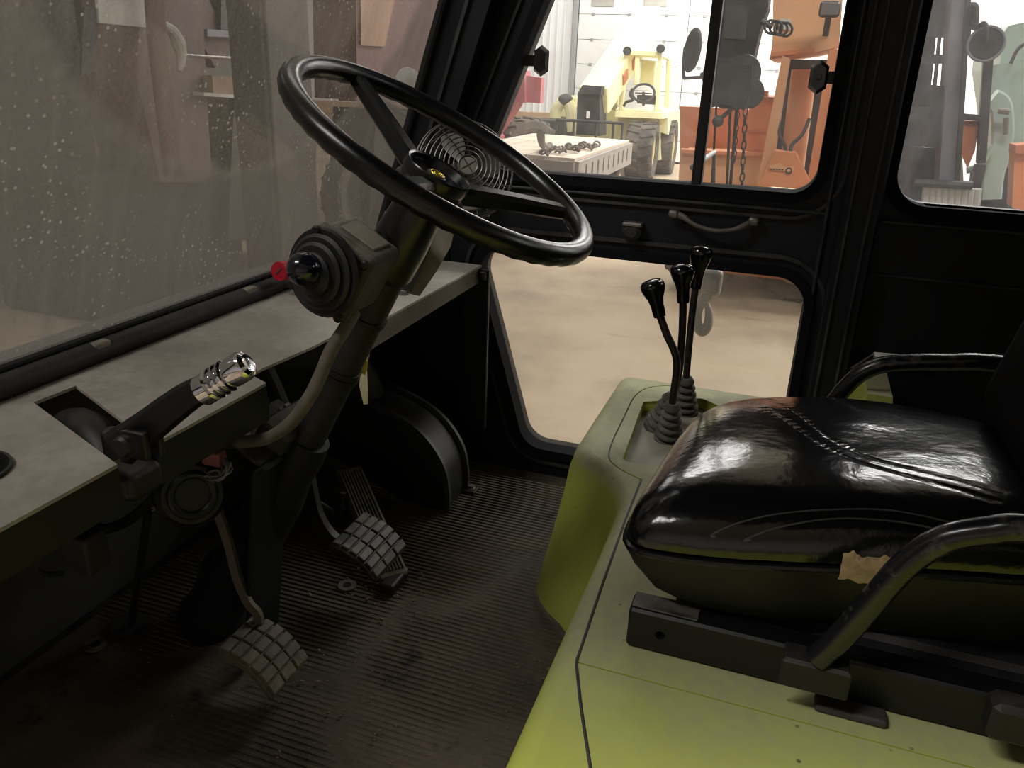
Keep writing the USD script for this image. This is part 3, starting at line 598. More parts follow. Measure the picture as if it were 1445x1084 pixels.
for k in range(4):
    a0 = k*PI/2+.3; g = []
    for r_ in np.linspace(.014, .074, 6):
        for w in np.linspace(-.42, .42, 6):
            w2 = w*(.7+.5*math.sin((r_-.014)/.06*PI)); g.append(fc+fz_*(.018*w2/.42*.6-.006)+r_*(math.cos(a0+w2)*FF[:, 0]+math.sin(a0+w2)*FF[:, 1]))
    g = np.array(g); Fq = []
    for i in range(5):
        for j in range(5):
            p0 = i*6+j; Fq += [[p0, p0+1, p0+7], [p0, p0+7, p0+6]]
    n_ = len(g); V2 = np.vstack([g, g-fz_*.002]); F2 = Fq+[[x+n_ for x in f[::-1]] for f in Fq]
    part('blade', trimesh.Trimesh(V2, F2, process=False), 'fan_blade', fn)
part('bracket', [tube([fc-fz_*.11, fc-fz_*.13+np.array([0, .03, -.02]), (fc[0]-.05, 1.606, fc[2]-.05)], .007, 10), lathe([(0, 0), (.022, 0), (.022, .006), (0, .008)], (fc[0]-.05, 1.612, fc[2]-.05), (0, -1, 0), 20)], 'machine_black', fn)
wp_ = thing('plastic_tab', 'white plastic strip hanging at the window edge beside the fan', 'strip', at(722, 232, y=1.63))
part('strip', tube(catmull([at(712, 226, y=1.645), at(718, 231, y=1.64), at(724, 236, y=1.64), at(732, 237, y=1.645)], 5), np.linspace(.004, .001, 16), 8), 'white_plastic', wp_)

# ---------------------------------------------------------------- pedals
def pad_frame(c, n, ydir=(0, 1, 0)):
    z = unit(n); y = unit(np.asarray(ydir, float)-z*(np.asarray(ydir, float) @ z)); return np.array([np.cross(y, z), y, z]).T
def lug_pad(name, c, size, n, parent, cols, rows, curve=.012, mat='pedal_rubber', ydir=(0, 1, 0)):
    R = pad_frame(c, n, ydir); lx, ly = size
    def bend(q):
        v = q.vertices.copy(); v[:, 2] -= curve*(2*v[:, 0]/lx)**2; v = v @ R.T + c; return trimesh.Trimesh(v, q.faces, process=False)
    b = box(-lx/2, -ly/2, -.016, lx/2, ly/2, -.004, .006).subdivide().subdivide()
    bd_ = part(name, bend(b), mat, parent)
    for i in range(rows):
        for j in range(cols):
            x0, x1 = -lx/2+lx*i/rows, -lx/2+lx*(i+1)/rows; y0, y1 = -ly/2+ly*j/cols, -ly/2+ly*(j+1)/cols
            g = .0013; q = box(x0+g, y0+g, -.006, x1-g, y1-g, .002+.0008*math.sin(i*2.1+j*1.3), .0016)
            part('lug', bend(q), mat, bd_)
ip = thing('inching_pedal', 'left-hand clutch pedal with a grey lugged rubber pad on a bent rod', 'pedal', (-.66, .79, 0))
c1 = np.array([-.628, .787, .100])
lug_pad('pad', c1, (.108, .092), (.52, .05, .85), ip, 3, 6, .014)
P = [at(300, 700, y=.84), at(322, 765, y=.83), at(335, 815, y=.82), at(350, 850, y=.815), at(364, 868, y=.815), c1+[-.040, .030, -.014]]
part('arm', tube(catmull(P, 6), .0075, prof=[(-1, -.45), (1, -.45), (1, .45), (-1, .45)], up=(1, 0, .3)), 'rusty_steel', ip, smooth=30)
part('arm_root', tube([at(300, 705, y=.84), at(285, 640, y=.85), (-.70, .85, .46)], .012, 10), 'dark_metal', ip)
bp = thing('brake_pedal', 'right-hand brake pedal with a dark lugged pad over the accelerator', 'pedal', (-.6, 1.05, 0))
c2 = at(526, 762, z=.135)
lug_pad('pad', c2, (.100, .108), (.50, -.02, .87), bp, 3, 6, .012, 'dusty_black')
P = [at(427, 640, y=1.0), at(436, 690, y=1.005), at(446, 728, y=1.01), at(466, 758, y=1.02), c2+[-.02, -.03, -.016]]
part('arm', tube(catmull(P, 6), .013, prof=[(-1, -.5), (1, -.5), (1, .5), (-1, .5)], up=(1, 0, .4)), 'dark_metal', bp, smooth=30)
part('arm_root', tube([at(427, 644, y=1.0), (-.74, 1.0, .42), (-.76, 1.0, .46)], .012, 10), 'dark_metal', bp)
ap = thing('accelerator_pedal', 'long ribbed accelerator treadle slanting up from the floor behind the brake pad', 'pedal', (-.6, 1.15, 0))
q0, q1 = at(556, 811, z=.024), at(492, 661, z=.12)
ax_ = unit(q0-q1); LL = np.linalg.norm(q0-q1); ny = unit(np.cross(ax_, [0, 0, 1.])); ny = ny if ny[1] > 0 else -ny; nz = np.cross(ax_, ny); nz = nz if nz[2] > 0 else -nz
AR = np.array([ax_, np.cross(nz, ax_), nz]).T
cc = (q0+q1)/2
tp = part('treadle', rbox(cc-nz*.006, (LL+.006, .056, .012), .005, AR, 12), 'pedal_rubber', ap)
for k in range(8):
    part('rib', cbox(cc+AR[:, 1]*(-.0215+.00615*k)+nz*.0015, (LL-.018, .0034, .005), AR, .001), 'pedal_rubber', tp)
part('hinge', rbox(q0+[.0, 0, -.012], (.03, .07, .022), .006), 'dark_metal', ap)
part('linkage', [tube([q1-nz*.01+ax_*.07, q1+ax_*.06+[-.01, -.06, -.03], q1+ax_*.05+[-.03, -.09, 0]], .006, 8), rod(q1+ax_*.06+[-.01, -.06, -.05], q1+ax_*.06+[-.0, -.055, .02], .005)], 'dark_metal', ap)
# curved guard on the floor by the far wall
gd = thing('hose_guard', 'black curved steel guard bolted to the floor right of the pedals', 'guard', (-.66, 1.47, 0))
cur = catmull([(-.90, 0, .25), (-.80, 0, .225), (-.72, 0, .20), (-.665, 0, .165), (-.625, 0, .11), (-.612, 0, .05), (-.612, 0, .003)], 6)
for y_, w_ in ((1.40, .0), (1.505, .0)):
    part('flange', tube(cur+[0, y_, 0], .012, prof=[(-.35, -.4), (.55, -.4), (.55, .4), (-.35, .4)], up=(.6, 0, .8)), 'black_ridge', gd, smooth=40)
part('web', tube(cur+[-.006, 1.4525, -.004], 1., prof=[(-.004, -.05), (.002, -.05), (.002, .05), (-.004, .05)], up=(.6, 0, .8)), 'dark_metal', gd, smooth=40)
part('side_plate', ext_xz(Polygon([(p[0], p[2]) for p in cur]+[(-.72, .003), (-.90, .08)]), 1.40, 1.404), 'dark_metal', gd, smooth=False)
part('foot', box(-.64, 1.49, .001, -.585, 1.525, .007, .002), 'dark_metal', gd)
part('bolt', bolt((-.598, 1.507, .007), (0, 0, 1), .007, .006), 'bare_steel', gd)
pi_ = thing('floor_pipe', 'fat dark pipe elbow under the dashboard beside the far wall', 'pipe', (-.9, 1.3, .3))
part('elbow', tube(catmull([(-.99, 1.25, .36), (-.93, 1.33, .34), (-.86, 1.41, .30), (-.84, 1.46, .20), (-.86, 1.48, .05)], 8), .045, 20), 'charcoal', pi_)
# floor bolts, bare hole plates
for (uu, vv), lab in (((490, 828), 'round floor bolt and washer in front of the accelerator pedal'), ((135, 912), 'round floor bolt and washer at the far left of the mat')):
    p_ = at(uu, vv, z=.0); p_[2] = .0
    b_ = thing('floor_bolt', lab, 'bolt', p_)
    part('washer', lathe([(.008, .001), (.017, .001), (.017, .0042), (.008, .0042)], p_, n=28), 'pedal_rubber', b_)
    part('head', lathe([(0, .0035), (.0085, .0035), (.0085, .0015), (0, .001)], p_+[0, 0, .001], n=20)if False else lathe([(0, .001), (.008, .001), (.007, .004), (.0, .003)], p_, n=6), 'dark_metal', b_)
# thin rod running down to a hole in the floor
r0, r1 = at(210, 720, y=.80), at(185, 884, z=.002)
lr = thing('linkage_rod', 'thin black rod dropping from under the dashboard into a floor hole', 'rod', r1)
part('rod', rod(r0, r1, .006), 'dark_metal', lr)
part('floor_plate', lathe([(0, .0015), (.03, .0015), (.032, .003), (.0, .0032)], r1, n=24), 'machine_black', lr)
# under the dashboard: heater, relay, plug and loose wires
ht = thing('blower', 'round black blower housing hung under the dashboard plate', 'blower', (-.72, .72, .40))
bc = at(262, 690, y=.80)
part('drum', lathe([(0, 0), (.02, .0), (.024, .006), (.044, .008), (.047, .014), (.047, .05), (.04, .058), (0, .058)], bc, unit([.75, -.6, .3]), 32), 'black_rail', ht)
part('inlet', torus(bc+unit([.75, -.6, .3])*.058, .028, .006, unit([.75, -.6, .3])), 'black_rail', ht)
part('hanger', [beam(bc, bc+[-.03, .0, .16], .03, .005), beam(bc, bc+[-.0, -.08, .15], .03, .005)], 'dark_metal', ht)
rl = thing('relay_box', 'black relay box hanging below the left of the dashboard', 'relay', at(120, 770, y=.70))
rc = at(120, 775, y=.72)
part('case', rbox(rc, (.05, .04, .06), .005), 'machine_black', rl)
part('strap', tube(catmull([rc+[-.02, -.025, -.03], rc+[-.06, -.03, -.03], rc+[-.07, -.02, .05], rc+[-.05, 0, .17]], 6), .004, 8), 'black_rubber', rl)
part('hanger', beam(rc+[0, 0, .02], rc+[-.02, 0, .2], .02, .004), 'dark_metal', rl)
wr = thing('wiring_harness', 'loose bundle of grey wires with a pinkish plug under the dashboard', 'wires', at(300, 655, y=.80))
pc = at(302, 645, y=.80)
part('plug', [rbox(pc, (.03, .018, .022), .003), rbox(pc+[-.035, 0, -.003], (.03, .022, .02), .003)], 'wire_pink', wr, label='pinkish plug')
for k in range(8):
    o = RNG.normal(0, .004, (5, 3))
    ends = [pc+[.012, 0, -.004], at(322, 655+k*1.2, y=.79), at(312-2*k, 672+k*.5, y=.78), at(272, 668+k*2, y=.79), at(228-2*k, 690+k*4, y=.80)]
    part('wire', tube(catmull(np.array(ends)+o, 6), .0014, 6), 'wire_grey', wr)
part('loom', tube(catmull([at(232, 690, y=.80), at(180, 735, y=.80), at(140, 745, y=.79), at(150, 705, y=.82), (-.78, .80, .47)], 6), .008, 10), 'black_rubber', wr)
# crumbs of dirt on the mat
crumbs = []
for i in range(420):
    uu, vv = (RNG.normal(560, 45), RNG.normal(835, 26)) if i < 130 else (RNG.normal(770, 22), RNG.normal(890, 45)) if i < 210 else (RNG.normal(480, 130), RNG.normal(960, 80))
    if not (260 < vv < 1080): continue
    p_ = at(uu, vv, z=.002)
    if p_[0] > (-.25 if p_[1] < 1.02 else -.37) or p_[0] < -1.0 or not .25 < p_[1] < 1.5: continue
    s_ = RNG.uniform(.0008, .0024)*(1.5 if RNG.random() < .08 else 1)
    q_ = trimesh.creation.icosahedron(); q_.vertices = q_.vertices*RNG.uniform(.6, 1.3, (12, 1))*s_*[1.2, 1, .7]+[p_[0], p_[1], .0025+s_*.4]; crumbs.append(q_)
part('dirt', crumbs, 'crumb', smooth=False, label='brown crumbs and grit scattered over the floor mat', cat='dirt', kind='stuff')

# ---------------------------------------------------------------- engine cover: one gelcoat moulding with rolled front edge
ZT = .295
edge = catmull([(-.178, .19), (-.180, .45), (-.182, .80), (-.184, 1.02), (-.194, 1.10), (-.235, 1.155), (-.280, 1.195), (-.300, 1.235), (-.303, 1.32), (-.303, 1.48), (-.303, 1.612)], 14)
tg = np.gradient(edge, axis=0); nrm2 = np.stack([-tg[:, 1], tg[:, 0]], 1); nrm2 /= np.linalg.norm(nrm2, axis=1, keepdims=True)   # points to -x, out of the moulding
levels = [(.050, .001), (.030, .10), (.012, .20), (.004, ZT-.04)] + [(.0+.03*(math.cos(a)-1), ZT-.03+.03*math.sin(a)) for a in np.linspace(0, PI/2, 9)]
rows = [np.column_stack([edge+nrm2*o, np.full(len(edge), z)]) for o, z in levels]
V = np.vstack(rows); n_ = len(edge); F = []
for k in range(len(rows)-1):
    for i in range(n_-1):
        a = k*n_+i; F += [[a, a+n_, a+n_+1], [a, a+n_+1, a+1]]
skirt = trimesh.Trimesh(V, F, process=False)
if (skirt.face_normals[:, 0]).mean() > 0: skirt.invert()
inner = [tuple(p[:2]) for p in rows[-1]]
top = Polygon(inner + [(.80, 1.612), (.80, .19)]).buffer(0)
Z_ = lambda u_, v_: tuple(at(u_, v_, z=ZT)[:2])
g1_ = LineString([Z_(905, 677), Z_(882, 735), Z_(850, 825), Z_(813, 935), Z_(820, 1000), Z_(834, 1090)])
g2_ = LineString(catmull([Z_(1108, 549), Z_(1000, 547), Z_(929, 545), Z_(899, 556), Z_(880, 590), Z_(860, 636), Z_(868, 657), Z_(905, 677)], 8))
g3_ = LineString([Z_(905, 677), Z_(960, 690), (.0, 1.08)])
g4_ = LineString([Z_(815, 935), (.75, Z_(815, 935)[1])])
grooves = g2_.buffer(.0014).union(g4_.buffer(.0009))
recess = rnd(Polygon([Z_(908, 567), Z_(878, 650), Z_(935, 659), (.06, 1.19), (.06, 1.43), Z_(990, 562)]).buffer(0), .012)
dk = thing('engine_cover', 'yellow-green moulded engine cover under the seat, dusty towards the far side', 'engine cover', (.1, .9, 0))
part('front_skirt', skirt, 'deck_paint', dk, smooth=True)
topm = ext_xy(top.difference(grooves).difference(recess), ZT-.006, ZT)
part('deck', topm, 'deck_paint', dk, smooth=False)
for gq in (g2_.buffer(.0014), g4_.buffer(.0009).difference(g2_.buffer(.0014))): part('joint', ext_xy(gq.intersection(top).difference(recess), ZT-.006, ZT-.003), 'machine_black', dk, smooth=False)
GP = []
for s_ in np.linspace(0, 1, 60):
    q_ = np.array(g1_.interpolate(s_, normalized=True).coords[0]); d_ = np.min(np.hypot(*(edge-q_).T))
    GP.append([*q_, ZT-.0004-(.03-math.sqrt(max(0, .03**2-max(0, .03-d_)**2)))])
part('joint', tube(GP, .0019, 8), 'machine_black', dk)
part('recess_wall', ext_xy(recess.buffer(.003).difference(recess), ZT-.035, ZT-.0005), 'deck_paint', dk, smooth=False)
part('lever_plate', ext_xy(recess, ZT-.030, ZT-.022), 'console_plate', dk, smooth=False, label='grey steel plate sunk around the lever boots')
part('plate_hole', ext_xy(Point(*at(935, 622, z=ZT-.022)[:2]).buffer(.014), ZT-.0225, ZT-.0215), 'machine_black', dk)
# three hydraulic levers
def lever(lab, boot_c, rod_px, knob_px, y, rows_):
    zb = ZT-.022
    b0_ = at(*boot_c, z=zb); y = b0_[1]-.02; lv = thing('hydraulic_lever', lab, 'lever', b0_)
    pts = [b0_+[0, 0, .01]] + [at(*p, y=y) for p in rod_px]
    part('rod', tube(catmull(pts, 6), .0068, 12), 'lever_rod', lv)
    k0, k1 = at(*rod_px[-1], y=y), at(*knob_px, y=y); kd = unit(k1-k0); Lk = np.linalg.norm(k1-k0)
    part('knob', lathe([(0, -.006), (.0105, -.006), (.0112, 0), (.0115, .3*Lk), (.014, .55*Lk), (.0195, .82*Lk), (.0215, 1.0*Lk), (.0205, 1.12*Lk), (.016, 1.22*Lk), (.008, 1.265*Lk), (0, 1.275*Lk)], k0, kd, 32), 'knob_gloss', lv, smooth=50)
    pr_ = [(0, 0), (.027, 0), (.027, .006)]; zz = .004
    for k in range(rows_):
        rr_ = .0265-.0026*k; pr_ += [(rr_*.72, zz+.004), (rr_, zz+.010), (rr_*.97, zz+.013)]; zz += .0145
    pr_ += [(.011, zz+.006), (.008, zz+.008), (0, zz+.008)]
    up_ = unit(at(*rod_px[0], y=y)-b0_)
    part('boot', lathe(pr_, b0_, up_, 28), 'boot_rubber', lv, smooth=35)
lever('nearest hydraulic lever, bent towards the dashboard with a black pear knob', (943, 620), [(949, 566), (955, 510), (940, 470), (930, 442)], (921, 405), 1.225, 5)
lever('middle hydraulic lever standing upright with a black pear knob', (927, 604), [(954, 545), (962, 480), (964, 422)], (963, 383), 1.275, 5)
lever('tallest hydraulic lever, furthest from the seat with a black flat-topped knob', (966, 582), [(969, 525), (976, 450), (982, 402)], (989, 358), 1.33, 5)

# ---------------------------------------------------------------- seat
SX, SY = .118, .970
_o = catmull([(-.112, .752), (-.085, .742), (-.02, .745), (.05, .757), (.106, .769), (.20, .786), (.30, .806), (.345, .85), (.358, .95), (.345, 1.06), (.30, 1.145), (.23, 1.192), (.155, 1.215), (.085, 1.213), (.02, 1.195), (-.045, 1.155), (-.085, 1.09), (-.103, 1.0), (-.115, .88), (-.121, .79)], 12, closed=True) - [SX, SY]
_t = np.arctan2(_o[:, 1], _o[:, 0]); _k = np.argsort(_t); _t = _t[_k]; _r = np.hypot(*_o.T)[_k]
def RB(th_): return np.interp(th_, np.concatenate([_t[-3:]-2*PI, _t, _t[:3]+2*PI]), np.concatenate([_r[-3:], _r, _r[:3]]))
def oval(n=160):
    t_ = np.arange(n)/n*2*PI-PI; r_ = RB(t_); return np.stack([np.cos(t_)*r_, np.sin(t_)*r_], 1)
def rise(X): return .075*X
def top_z(X, Y, seams=True):
    dx, dy = X-SX, Y-SY; rho = np.clip(np.hypot(dx, dy)/RB(np.arctan2(dy, dx)), 0, 1)
    z = .431 + rise(X) + .060*(1-rho**6)**.5
    z = z - .022*((dy+.15)/.30)**2*(1-rho**8) + .008
    z = z - .007*np.exp(-((dx-.05)/.13)**2-((dy-.02)/.10)**2)                          # sat-in hollow
    for ln in (SEAMS if seams else []):
        d_ = np.min(np.hypot(X[..., None]-ln[:, 0], Y[..., None]-ln[:, 1]), -1); z = z-.0018*np.exp(-(d_/.004)**2)
    z = z + .0026*(meshkit.fbm(np.stack([X*16, Y*16, 0*X], -1), 3, 8)-.5)*(1-rho**6)
    return z
def zs(u_, v_):
    z = .49
    for _ in range(30):
        p_ = at(u_, v_, z=z)[:2]; d_ = p_-[SX, SY]; rb = RB(np.arctan2(d_[1], d_[0])); k_ = min(1, .975*rb/np.hypot(*d_)); q_ = np.array([SX, SY])+d_*k_
        z = .6*z+.4*float(top_z(np.array(q_[0]), np.array(q_[1]), False))
    return q_
SEAMS = [catmull([zs(*p) for p in L_], 10) for L_ in (
    [(1030, 562), (1100, 588), (1180, 638), (1270, 668), (1400, 705)], [(1068, 559), (1125, 584), (1195, 632), (1285, 660), (1415, 695)],
    [(970, 775), (1010, 750), (1090, 725), (1165, 718), (1250, 718), (1340, 735)], [(1008, 795), (1040, 768), (1120, 738), (1190, 730), (1270, 735), (1350, 752)])]
st = thing('seat', 'glossy black vinyl driver seat with a torn near edge', 'seat', (SX, SY, ZT))
n_ = 160; radii = np.concatenate([np.linspace(0.02, .9, 46), .9+.1*np.sin(np.linspace(.05, 1, 16)*PI/2)])
O = oval(n_); V = [[SX, SY, 0]]
for r_ in radii: V += [[SX+O[i, 0]*r_, SY+O[i, 1]*r_, 0] for i in range(n_)]
V = np.array(V); V[:, 2] = top_z(V[:, 0], V[:, 1])
F = [[0, 1+i, 1+(i+1) % n_] for i in range(n_)]
for k in range(len(radii)-1):
    for i in range(n_):
        a, b = 1+k*n_+i, 1+k*n_+(i+1) % n_; F += [[a, a+n_, b+n_], [a, b+n_, b]]
part('cushion', trimesh.Trimesh(V, F, process=False), 'vinyl', st, smooth=True)
def loft(levels_, n=120):
    V, F = [], []; o = oval(n)
    for s, z, sh in levels_: V += [[SX+sh+p[0]*s, SY+p[1]*s, z+rise(SX+p[0])*max(0, (z-.34)/.091)] for p in o]
    for k in range(len(levels_)-1):
        for i in range(n):
            a, b = k*n+i, k*n+(i+1) % n; F += [[a, b, b+n], [a, b+n, a+n]]
    m_ = len(V); V.append([SX, SY, levels_[0][1]]); F += [[m_, (i+1) % n, i] for i in range(n)]
    return trimesh.Trimesh(V, F, process=False)
part('cushion_side', loft([(.80, .348, .03), (.86, .354, .022), (.93, .375, .01), (.975, .402, .003), (1.0, .424, 0), (1.0, .431, 0), (.998, .433, 0)]), 'vinyl_side', st, smooth=True)
o = oval(140)
part('piping', tube(np.column_stack([SX+o[:, 0]*1.002, SY+o[:, 1]*1.002, np.full(140, .4315)+rise(SX+o[:, 0])]), .0042, 8, closed=True), 'vinyl', st)
for ln in SEAMS:
    zt = top_z(ln[:, 0], ln[:, 1])
    part('seam', tube(np.column_stack([ln, zt+.0002]), .0011, 6), 'stitch', st)
# torn edge: a strip of bare foam
fu = np.linspace(.118, .172, 12); fu = np.linspace(.10, .155, 12); yy = .769+.17*(fu-.106); zr = .4415-.438
tear = []
for x_, y_ in zip(fu, yy):
    j_ = .004*math.sin(x_*190)+.003*math.sin(x_*410)
    tear += [[x_, y_-.006, .428+zr+j_*.4], [x_, y_-.0062, .438+zr], [x_, y_-.003, .450+zr], [x_, y_+.004, .458+zr+j_*.6]]
nf = len(fu); Ff = []
for i in range(nf-1):
    for j in range(3):
        a = i*4+j; Ff += [[a, a+4, a+5], [a, a+5, a+1]]
tear = np.array(tear); T2 = np.vstack([tear, tear+[0, .006, -.004]]); q_ = len(tear)
part('exposed_foam', trimesh.Trimesh(T2, Ff+[[x+q_ for x in f[::-1]] for f in Ff], process=False), 'foam', st, smooth=False, label='tan foam showing through the torn edge')
part('seat_pan', box(-.06, .80, .318, .36, 1.15, .349, .006), 'machine_black', st)
for y_ in (.748, 1.166):
    rail = box(-.105, y_, ZT+.001, .44, y_+.034, ZT+.052, .003)
    hole = place(trimesh.creation.cylinder(.0055, .3, sections=16), (-.068, y_, ZT+.026), (0, 1, 0))
    part('rail', sub(rail, hole), 'black_rail', st, smooth=20)
    part('rail_flange', box(-.103, y_+.004, ZT+.052, -.03, y_+.032, ZT+.0545, .001), 'dusty_black', st)
for x_ in (-.05, .30): part('cross_member', box(x_, .775, ZT+.001, x_+.04, 1.17, ZT+.02), 'machine_black', st)
# backrest
bk = []
for s, o_ in ((.0, 1), ):
    pass
BR = np.array([unit([1, 0, -.22]), [0, 1, 0], unit([.22, 0, 1])]).T
part('backrest', rbox((.372, .965, .70), (.12, .44, .46), .055, BR, 32), 'black_cloth', st, smooth=60)
part('backrest_bracket', [beam((.30, .80, .345), (.36, .80, .56), .04, .01), beam((.30, 1.13, .345), (.36, 1.13, .56), .04, .01)], 'machine_black', st)
# armrests: bent tubes on welded foot plates
def armrest(lab, pts, y, plates):
    a_ = thing('armrest', lab, 'armrest', at(*pts[0], y=y))
    P_ = [at(*p, y=y) for p in pts]; e_ = P_[-1]
    P_ += [e_+[.06, 0, .0], e_+[.12, 0, -.01], e_+[.155, 0, -.05], e_+[.16, 0, -.14], e_+[.16, 0, e_[2]*0-(e_[2]-.352)]]
    part('tube', tube(catmull(P_, 8), .0128, 16), 'black_glossy', a_, smooth=50)
    for pl in plates: part('foot_plate', pl, 'dark_metal', a_)
look('black_glossy', (24, 24, 27), .22, dust=(120, 112, 104), amt=.5, lo=.55, hi=.7, scale=30, spec=.6)
ya = .712
f0 = at(1152, 940, y=ya)
armrest('near black tube armrest with chipped paint beside the seat', [(1152, 930), (1185, 900), (1230, 850), (1272, 803), (1308, 774), (1345, 757), (1395, 749), (1445, 746)], ya,
        [cbox(f0+[0, -.005, -.012], (.066, .006, .032)), cbox(f0+[0, .008, .003], (.062, .028, .005)), box(.245, ya-.012, .33, .315, ya+.02, .372, .006)])
yb = 1.262
f1 = at(1180, 562, y=yb)
armrest('far black tube armrest beyond the seat by the wall', [(1176, 568), (1192, 548), (1214, 528), (1245, 515), (1290, 511), (1340, 511), (1385, 511)], yb,
        [cbox(f1+[0, .0, -.01], (.05, .03, .006)), beam(f1-[0, 0, .01], np.array([f1[0], 1.20, ZT+.02]), .03, .006)])
cw = thing('side_cowl', 'small yellow-green raised cowl on the engine cover behind the far armrest', 'cowl', (.2, 1.45, ZT))
part('cowl', hull([(x_, y_, z_) for x_, y_, z_ in ((.15, 1.40, ZT), (.15, 1.60, ZT), (.225, 1.40, ZT), (.225, 1.60, ZT), (.17, 1.43, .40), (.17, 1.60, .40), (.21, 1.43, .40), (.21, 1.60, .40))]), 'deck_paint', cw, smooth=20)
fb = thing('flat_bar', 'bare steel flat bar lying behind the far armrest bend', 'bar', at(1255, 505, y=1.40))
part('bar', beam(at(1232, 502, y=1.42), at(1285, 507, y=1.42), .03, .006), 'bare_steel', fb)
part('bar_leg', beam(at(1234, 503, y=1.42), (at(1234, 503, y=1.42)[0]-.03, 1.42, .44), .012, .006, (0, 1, 0)), 'dark_metal', fb)
bl = thing('floor_latch', 'small black latch bracket lying on the engine cover below the near rail', 'bracket', (*at(1200, 1008, z=ZT)[:2], ZT))
lc = at(1200, 1012, z=ZT+.005)
part('bracket', rbox(lc+[0, .01, .0], (.070, .022, .010), .004), 'machine_black', bl)

# ================================================================ outside: the cab's own chassis, the hall and its machines
ZG = -1.2
ch = part('chassis', [box(-1.3, .30, -.80, 1.6, 1.55, -.10, .03), box(-1.15, .2, -.30, .9, 1.66, -.09, .02)], 'cab_yellow', kind='structure')
def wheel(name, parent, c, R, w, axis, tread=True, rim='rim_tan', lugs=26):
    """Tyre with lugs, rim and hub; axis: the axle's direction."""
    F = frame_to(axis)
    t = part(name, lathe([(R*.58, -w*.42), (R*.70, -w*.5), (R*.90, -w*.5), (R*.97, -w*.40), (R*.97, w*.40), (R*.90, w*.5), (R*.70, w*.5), (R*.58, w*.42), (R*.58, -w*.42)], c, axis, 40), 'tyre', parent, smooth=30)
    if tread:
        L = []
        for k in range(lugs):
            a = k/lugs*2*PI
            for s in (-1, 1):
                a2 = a + s*PI/lugs/2
                rad = math.cos(a2)*F[:, 0]+math.sin(a2)*F[:, 1]; tan = np.cross(F[:, 2], rad)
                L.append(cbox(np.asarray(c)+rad*R*.965+F[:, 2]*w*.25*s, (R*.09, R*.105, w*.46), np.array([rad, unit(tan+F[:, 2]*.25*s), np.cross(rad, unit(tan+F[:, 2]*.25*s))]).T, .01))
        part('tread', L, 'tyre', t, smooth=20)
    part('rim', lathe([(0, -w*.30), (R*.3, -w*.30), (R*.52, -w*.40), (R*.60, -w*.40), (R*.60, w*.40), (R*.52, w*.40), (R*.3, w*.30), (0, w*.30)], c, axis, 28), rim, parent, smooth=30)
wt = thing('truck_wheels', 'tyres of the vehicle whose cab this is', 'wheels', (0, .9, ZG), kind='structure')
for x in (-.75, 1.15):
    for y in (.38, 1.47): wheel('tyre', wt, (x, y, ZG+.42), .42, .28, (0, 1, 0), lugs=18)
# wing mirror outside the door and the round mirror ahead of the windshield
mi = thing('wing_mirror', 'dark oval wing mirror on a bent rod outside the door glass', 'mirror', at(975, 75, y=2.05))
mc = at(976, 71, y=2.05)
q_ = lathe([(0, -.006), (.026, -.006), (.032, 0), (.031, .010), (.020, .022), (0, .026)], n=36); q_.vertices *= [.62, 1.55, 1]
part('shell', place(q_, mc, (.55, -.75, .10), (.12, .1, 1)), 'machine_black', mi, smooth=40)
part('arm', tube(catmull([mc+[-.012, .01, -.02], at(967, 66, y=2.06), at(965, 85, y=2.06), at(965, 108, y=2.06), at(970, 110, y=2.06), at(996, 108, y=1.98), (at(1005, 106, y=1.9)[0], 1.72, at(1005, 106, y=1.9)[2])], 6), .0038, 8), 'machine_black', mi)
rm = thing('round_mirror', 'round grey convex mirror outside the right corner of the windshield', 'mirror', at(575, 112, x=-1.25))
rc = at(576, 114, x=-1.22); rz = unit(EYE-rc+[.3, .2, .3])
part('face', lathe([(0, .012), (.022, .009), (.038, .002), (.041, -.002), (.037, -.014), (0, -.02)], rc, rz, 40), 'mirror_grey' if 'mirror_grey' in MAT else 'sticker', rm, smooth=50)
part('arm', tube(catmull([rc-rz*.018, rc-rz*.05+[.05, .12, -.02], (-1.0, 1.80, .85), (-.86, 1.72, .80)], 6), .006, 8), 'machine_black', rm)
hk = thing('crane_hook', 'solid grey hook shape outside the lower door glass behind the levers', 'hook', at(990, 440, y=2.1))  # solid hook modelled for a translucent grey shape in the lower pane
HP = [at(*p, y=2.10) for p in ((1003, 395), (1000, 415), (991, 425), (984, 440), (984, 458), (991, 468), (999, 458), (1000, 440), (997, 428))]
part('hook', tube(catmull(HP, 6), np.interp(np.arange(49), [0, 12, 24, 34, 48], [.018, .013, .014, .014, .006]), 12), 'hook_steel', hk, smooth=50)
part('shank', [rbox(at(1005, 398, y=2.10), (.05, .04, .07), .014), rod(at(1005, 390, y=2.10), at(1008, 215, y=2.10), .004), rod(at(1008, 215, y=2.10), at(1008, 215, y=2.10)*[1, 0, 1]+[0, 1.70, 0], .006)], 'hook_steel', hk)

part('floor_hall', box(-22, -12, ZG-.2, 24, 22.2, ZG), 'dirt_floor', kind='structure')
